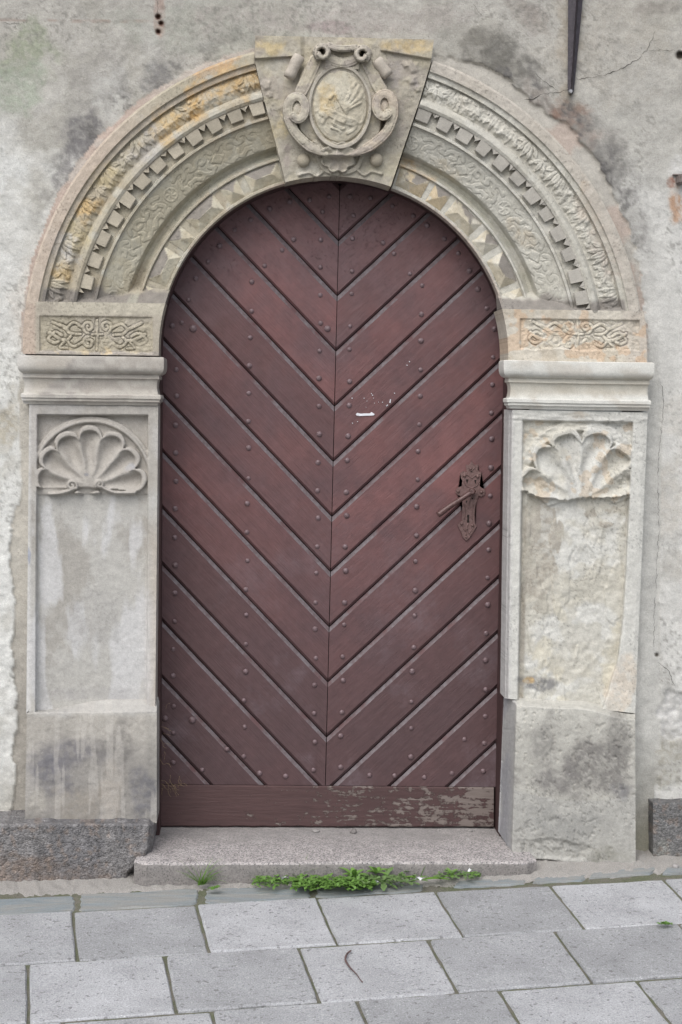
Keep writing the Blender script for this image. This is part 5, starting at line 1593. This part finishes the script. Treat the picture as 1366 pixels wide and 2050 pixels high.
# ------------------------------------------------------------------ doorstep
def doorstep():
    zt = 0.060
    fl = PG(268, 1727, zt, 0.0); fr_ = PG(1078, 1728, zt, 0.0)
    n = 150
    t = np.linspace(0, 1, n)
    xb0, xb1 = float(P(316, 1655, .2)[0]), float(P(1000, 1655, .2)[0])
    prof = [(0.0, 0), (0.2, 0), (0.4, 0), (0.6, 0), (0.8, 0), (0.92, -.0005), (0.975, -.001), (0.992, -.003), (1.0, -.008), (1.006, -.03), (1.006, -.05), (1.004, -.11)]
    pr_ = []
    for i in range(len(prof) - 1):
        k = 6 if i < 5 else 2
        for j in range(k):
            s = j / k; pr_.append((prof[i][0] + (prof[i + 1][0] - prof[i][0]) * s, prof[i][1] + (prof[i + 1][1] - prof[i][1]) * s))
    pr_.append(prof[-1])
    m = len(pr_)
    X = np.zeros((m, n)); Yg = np.zeros((m, n)); Z = np.zeros((m, n))
    for i, (f, dz) in enumerate(pr_):
        xl = xb0 + (fl[0] - xb0) * f; xr = xb1 + (fr_[0] - xb1) * f
        X[i] = xl + (xr - xl) * t
        yf = fl[1] + (fr_[1] - fl[1]) * t
        Yg[i] = 0.20 + (yf - 0.20) * f
        Z[i] = zt + dz + 0.004 * t
    corner = ss(0.035, 0, t) * 0.02 + ss(0.965, 1, t) * 0.03
    Yg += corner[None, :] * ss(0.5, 1.0, np.array([p[0] for p in pr_]))[:, None]
    Z += (fbm(X * 600, Yg * 600, 60, 4, 220) - .5) * 0.006 + (fbm(X * 600, Yg * 600, 8, 3, 221) - .5) * 0.002
    Yg += (fbm(X * 600, Z * 600, 20, 3, 222) - .5) * 0.006
    co = np.stack([X, Yg, Z], -1).reshape(-1, 3)
    o = link('doorstep', mesh_np('doorstep', co, grid_faces(m, n)), M['granite'])
    return tag(o, 'worn speckled granite doorstep slab below the oxblood door', 'doorstep')
doorstep()

# ------------------------------------------------------------------ ironwork on the wall
strap = empty('iron_strap', P(1143, 184, -0.03), 'tapering black iron strap with a bolt, hanging on wall right of arch', 'iron strap')
def strap_body():
    rows = [(-420, 1150, 1205), (-200, 1143, 1184), (0, 1137.5, 1167), (90, 1137, 1158.5), (170, 1136.5, 1150.5), (184, 1137, 1149), (189, 1140, 1146)]
    co = []; fs = []
    for v, l_, r in rows:
        m_ = l_ + (r - l_) * 0.62
        for u, y in ((l_, 0.02), (l_, -.024), (m_ - 2, -.026), (m_, -.034), (m_ + 2, -.026), (r, -.022), (r, 0.02)):
            co.append(P(u, v, y))
    k = 7
    for i in range(len(rows) - 1):
        for j in range(k - 1): fs.append((i * k + j, (i + 1) * k + j, (i + 1) * k + j + 1, i * k + j + 1))
    me = mesh_np('strap_bar', np.array(co), np.array(fs), None, False)
    return link('strap_bar', me, M['black_iron'], strap)
strap_body()
bm = bmesh.new(); bmesh.ops.create_cone(bm, cap_ends=True, segments=12, radius1=0.0075, radius2=0.0055, depth=0.012)
bmesh.ops.rotate(bm, verts=bm.verts, cent=(0, 0, 0), matrix=Matrix.Rotation(math.radians(90), 3, 'X'))
bm_obj('bolt', bm, M['bolt'], strap, tuple(P(1142.5, 183, -0.036)))
# rusty stub at the right edge of the wall
stub = empty('iron_stub', P(1360, 360, -0.01), 'rusty iron stub sticking out of plaster at right edge of wall', 'iron stub')
bm = bmesh.new(); bmesh.ops.create_cube(bm, size=1.0)
bmesh.ops.scale(bm, vec=(0.022, 0.06, 0.030), verts=bm.verts); bmesh.ops.bevel(bm, geom=bm.edges[:], offset=0.004, segments=2, affect='EDGES')
bm_obj('stub_bar', bm, M['rust_stub'], stub, tuple(P(1362, 360, -0.02)))
bm = bmesh.new(); bmesh.ops.create_cube(bm, size=1.0)
bmesh.ops.scale(bm, vec=(0.03, 0.012, 0.006), verts=bm.verts); bmesh.ops.bevel(bm, geom=bm.edges[:], offset=0.002, segments=1, affect='EDGES')
bm_obj('stub_flange', bm, M['rust_stub'], stub, tuple(P(1356, 350, -0.012)))

# ------------------------------------------------------------------ loose stones, twig, petals, dry grass
def pebble(u, v, size, label, step=True, seed=0, group='loose stones on the doorstep'):
    rnd = random.Random(seed)
    p = PG(u, v, 0.062, 0.0) if step else PG(u, v, 0.0)
    bm = bmesh.new(); bmesh.ops.create_icosphere(bm, subdivisions=2, radius=size)
    sx, sy, sz = rnd.uniform(.9, 1.3), rnd.uniform(.7, 1), rnd.uniform(.55, .8)
    for v_ in bm.verts:
        k = 1 + 0.22 * (fbm(np.array([v_.co.x / size * 30 + seed * 50]), np.array([v_.co.z / size * 30 + v_.co.y / size * 20]), 22, 2, seed)[0] - .5) * 2
        v_.co = Vector((v_.co.x * sx * k, v_.co.y * sy * k, v_.co.z * sz * k))
    o = bm_obj('pebble', bm, M['pebble'], None, (p[0], p[1], p[2] + size * 0.45), True)
    tag(o, label, 'stone', group)
pebble(708, 1668, .0125, 'largest pale pebble lying at the foot of the door near its middle', True, 1)
pebble(633, 1666, .0105, 'grey pebble at the foot of the door, left of the largest pale pebble', True, 2)
pebble(941, 1666, .0095, 'grey pebble at the foot of the door, rightmost of those touching it', True, 3)
pebble(878, 1664, .0055, 'small pebble at the foot of the door between the two right-hand grey stones', True, 4)
pebble(938, 1682, .0065, 'small pebble on the doorstep just in front of the rightmost grey pebble', True, 5)
pebble(905, 1680, .0035, 'tiny dark chip on the bare right side of the doorstep, left of the pair', True, 6)
pebble(972, 1684, .0035, 'tiny dark chip nearest the right pedestal on the doorstep', True, 7)
pebble(1352, 1737, .012, 'blue-grey pebble by the dark plinth at the right edge', False, 8, 'loose stones on the pavement')

tw = [PG(u, v, 0.006) for u, v in curve([(703, 1903), (695, 1910), (692, 1922), (702, 1938), (714, 1950), (722, 1962), (726, 1966)], 5)]
tag(tube('twig', tw, [0.0022 + 0.0008 * math.sin(i / 5) for i in range(len(tw))], M['twig'], None, 6), 'thin curved brown stalk lying on a paving slab', 'twig')

def petal(u, v, s, label, dz=0.02, seed=0):
    rnd = random.Random(seed)
    p = Vector(PG(u, v + 3, dz + .01)); bm = bmesh.new()
    n = 7; a0 = rnd.uniform(0, 6)
    c0 = bm.verts.new((0, 0, s * .5))
    ring_ = [bm.verts.new((math.cos(a0 + 6.283 * i / n) * s * rnd.uniform(.6, 1.1), math.sin(a0 + 6.283 * i / n) * s * .7 * rnd.uniform(.6, 1.1), s * rnd.uniform(-.3, .9))) for i in range(n)]
    for i in range(n): bm.faces.new((c0, ring_[i], ring_[(i + 1) % n]))
    o = bm_obj('petal', bm, M['petal'], None, p, True)
    tag(o, label, 'petal', 'white petals fallen among the weeds')
petal(572, 1757, .014, 'white petal caught in the thin sprig left of the chickweed', .03, 1)
petal(752, 1764, .010, 'white petal on the ground between chickweed and dandelion rosette', .012, 2)
petal(839, 1757, .014, 'white petal at the foot of the upright broad leaf on the right', .025, 3)
petal(943, 1741, .011, 'pale petal lying among the last sprigs at right end of weeds', .02, 4)

def strands(name, n, u, v, du, dv, L, mat, label, seed, Y):
    rnd = random.Random(seed); bm = bmesh.new()
    for _ in range(n):
        a = rnd.uniform(0, 6.28); x, yv = u + rnd.gauss(0, du), v + rnd.gauss(0, dv)
        pts = []
        for i in range(6):
            pts.append(Vector(P(x, yv, Y + rnd.uniform(-.012, .0)))); a += rnd.uniform(-.7, .7)
            x += math.cos(a) * L / 6; yv += math.sin(a) * L / 6
        for p, q in zip(pts[:-1], pts[1:]):
            w_ = Vector((0, 0, .0007)); w2 = Vector((.0007, 0, 0))
            vs = [bm.verts.new(p - w_), bm.verts.new(p + w2), bm.verts.new(q + w2), bm.verts.new(q - w_)]
            bm.faces.new(vs)
    o = bm_obj(name, bm, mat)
    return tag(o, label, 'dry grass', None, 'stuff')
strands('dry_grass', 26, 348, 1573, 12, 6, 22, M['straw'], 'wisps of dry grass and cobweb caught on the kick board', 3, DY - .008)
strands('dry_grass', 14, 326, 1480, 3, 40, 20, M['straw'], 'dry wisps hanging at the hinge side of the door', 4, .05)

# ------------------------------------------------------------------ weeds
def leaf_mesh(bm, base, dirn, up, L, W, bend, shape, twist=0.0, seg=5):
    """bent leaf with a folded midrib. dirn horizontal direction, bend droops it"""
    dirn = dirn.normalized(); side = dirn.cross(Vector((0, 0, 1))).normalized()
    rows = []
    p = Vector(base); ang = up
    for i in range(seg + 1):
        t = i / seg
        wd = W * shape(t)
        n_ = side.cross(dirn * math.cos(ang) + Vector((0, 0, math.sin(ang)))).normalized()
        rows.append((bm.verts.new(p - side * wd + n_ * wd * .25), bm.verts.new(p), bm.verts.new(p + side * wd + n_ * wd * .25)))
        p = p + (dirn * math.cos(ang) + Vector((0, 0, math.sin(ang)))) * (L / seg)
        ang -= bend / seg
    for a, b in zip(rows[:-1], rows[1:]):
        for k in range(2): bm.faces.new((a[k], a[k + 1], b[k + 1], b[k]))
oval = lambda t: 0.08 + math.sin(math.pi * min(1, t * .96 + .02)) ** .8
lance = lambda t: 0.15 + 0.85 * math.sin(math.pi * (t ** 0.8)) if t < 1 else 0.05
bladef = lambda t: 1.0 - 0.9 * t
dande = lambda t: (0.25 + 0.75 * t ** .7) * (1 - 0.35 * (int(t * 8) % 2)) * (1 if t < .92 else .25)

def rosette(name, u, v, nl, L, W, shape, mat, label, cat, seed, up=(.3, 1.1), dz=0.008, group=None, bend=1.2):
    rnd = random.Random(seed); base = Vector(PG(u, v + 5, dz + .008))
    e = empty(name, base, label, cat, group)
    for i in range(nl):
        a = 6.283 * i / nl + rnd.uniform(-.4, .4)
        bm = bmesh.new(); l_ = L * rnd.uniform(.65, 1.15)
        leaf_mesh(bm, base + Vector((rnd.uniform(-.004, .004), rnd.uniform(-.004, .004), 0)), Vector((math.cos(a), math.sin(a) * .8 - .1, 0)), rnd.uniform(*up), l_, W * rnd.uniform(.8, 1.2), bend * rnd.uniform(.7, 1.2), shape, 0, 8)
        bm_obj('leaf', bm, mat, e, None, True)
    return e
# grass tuft by the left end of the step
def tuft(u, v, n, L, label, seed, spread=1.0, dz=0.0, W=.0022):
    rnd = random.Random(seed); base = Vector(PG(u, v + 3, dz + .012)); e = empty('grass_tuft', base, label, 'grass tuft')
    for i in range(n):
        a = rnd.uniform(0, 6.28); bm = bmesh.new()
        leaf_mesh(bm, base + Vector((rnd.uniform(-.012, .012), rnd.uniform(-.01, .01), 0)), Vector((math.cos(a), math.sin(a) * .5, 0)), rnd.uniform(.5, 1.4), L * rnd.uniform(.5, 1.15), W * rnd.uniform(.7, 1.3), rnd.uniform(.2, 1.1) * spread, bladef, 0, 6)
        bm_obj('blade', bm, M['blade'], e, None, True)
tuft(404, 1768, 40, .105, 'small bright grass tuft in front of the left end of the doorstep', 1)
tuft(597, 1746, 7, .062, 'thin sparse sprig of grass with a white petal, left of chickweed', 2, .5, .012, .0013)
rosette('seedling', 428, 1774, 6, .020, .008, oval, M['leaf_a'], 'tiny round-leaved seedling beside the grass tuft', 'weed', 5, (.2, .8))
# chickweed carpet: small rounded leaves on creeping stems, one mass per clump
def carpet(u0, u1, v0, v1, n, label, seed, mat, size=.0075, hmax=.030, name='chickweed', dens=None):
    rnd = random.Random(seed); bm = bmesh.new()
    for _ in range(n):
        t = rnd.random(); u = u0 + (u1 - u0) * t
        k = rnd.gauss(.5, .22); k = min(1, max(0, k)); v = v0 + (v1 - v0) * k
        if dens and rnd.random() > dens((u - u0) / (u1 - u0)): continue
        h = rnd.random() ** 1.4 * hmax * (0.45 + 0.55 * math.sin(math.pi * min(max(t, .05), .95)))
        base = Vector(PG(u, v + 3, h + .012))
        c0 = rnd.uniform(0, 6.28)
        for q in range(3):
            a = c0 + q * 2.1 + rnd.uniform(-.4, .4)
            leaf_mesh(bm, base, Vector((math.cos(a), math.sin(a), 0)), rnd.uniform(-.1, .9), size * 1.9 * rnd.uniform(.7, 1.3), size * .62 * rnd.uniform(.8, 1.2), rnd.uniform(.2, 1.0), oval, 0, 3)
    o = bm_obj(name, bm, mat, None, None, True)
    return tag(o, label, 'weed', None, 'stuff')
carpet(585, 752, 1752, 1778, 330, 'low carpet of bright green chickweed against the middle of the step', 11, M['leaf_a'])
carpet(508, 600, 1750, 1772, 70, 'loose trailing chickweed left of the green carpet', 12, M['leaf_a'], .007, .018, 'chickweed')
carpet(690, 830, 1742, 1772, 80, 'sparse greyish small-leaved weeds between the dandelion rosettes', 13, M['leaf_c'], .007, .03, 'chickweed')
carpet(870, 960, 1738, 1758, 60, 'last thin sprigs of weed at the right end', 14, M['leaf_c'], .006, .02, 'chickweed')
rosette('dandelion_plant', 709, 1752, 9, .055, .0085, lance, M['leaf_b'], 'pale upright dandelion rosette behind the chickweed carpet', 'dandelion', 21, (.6, 1.3), .012)
rosette('dandelion_plant', 765, 1760, 13, .066, .0095, dande, M['leaf_c'], 'low spreading greyish dandelion in the middle of the weeds', 'dandelion', 22, (.05, .7), .010, None, .5)
rosette('dandelion_plant', 815, 1762, 11, .062, .009, dande, M['leaf_c'], 'ragged dandelion with toothed leaves, left of the upright broad leaf', 'dandelion', 23, (.1, .8), .010, None, .6)
rosette('dandelion_plant', 752, 1745, 7, .05, .008, lance, M['leaf_b'], 'small dandelion tucked against the step above the spreading one', 'dandelion', 24, (.5, 1.2), .02)
def broad():
    base = Vector(PG(842, 1762, .014)); e = empty('broadleaf_weed', base, 'broad smooth-leaved weed with one upright leaf and one lying right', 'weed')
    for (dx, dy, up, L, W, b) in ((.15, -.05, 1.35, .055, .009, .2), (1, -.15, .22, .10, .011, .35), (-.9, -.2, .5, .06, .009, .6), (-.6, -.6, .3, .05, .008, .4)):
        bm = bmesh.new(); leaf_mesh(bm, base, Vector((dx, dy, 0)), up, L, W, b, lance, 0, 8); bm_obj('leaf', bm, M['blade'], e, None, True)
broad()
rosette('plantain', 903, 1750, 7, .036, .007, lance, M['leaf_b'], 'small plantain near the right end of the weeds', 'weed', 26, (.4, 1.2), .008)
rosette('plantain', 945, 1748, 6, .028, .006, lance, M['leaf_b'], 'smallest plantain, last green plant at right end of weeds', 'weed', 27, (.4, 1.1), .008)
carpet(1316, 1342, 1843, 1849, 16, 'tiny green moss tuft in a slab joint at the right edge', 15, M['leaf_a'], .005, .006, 'moss')
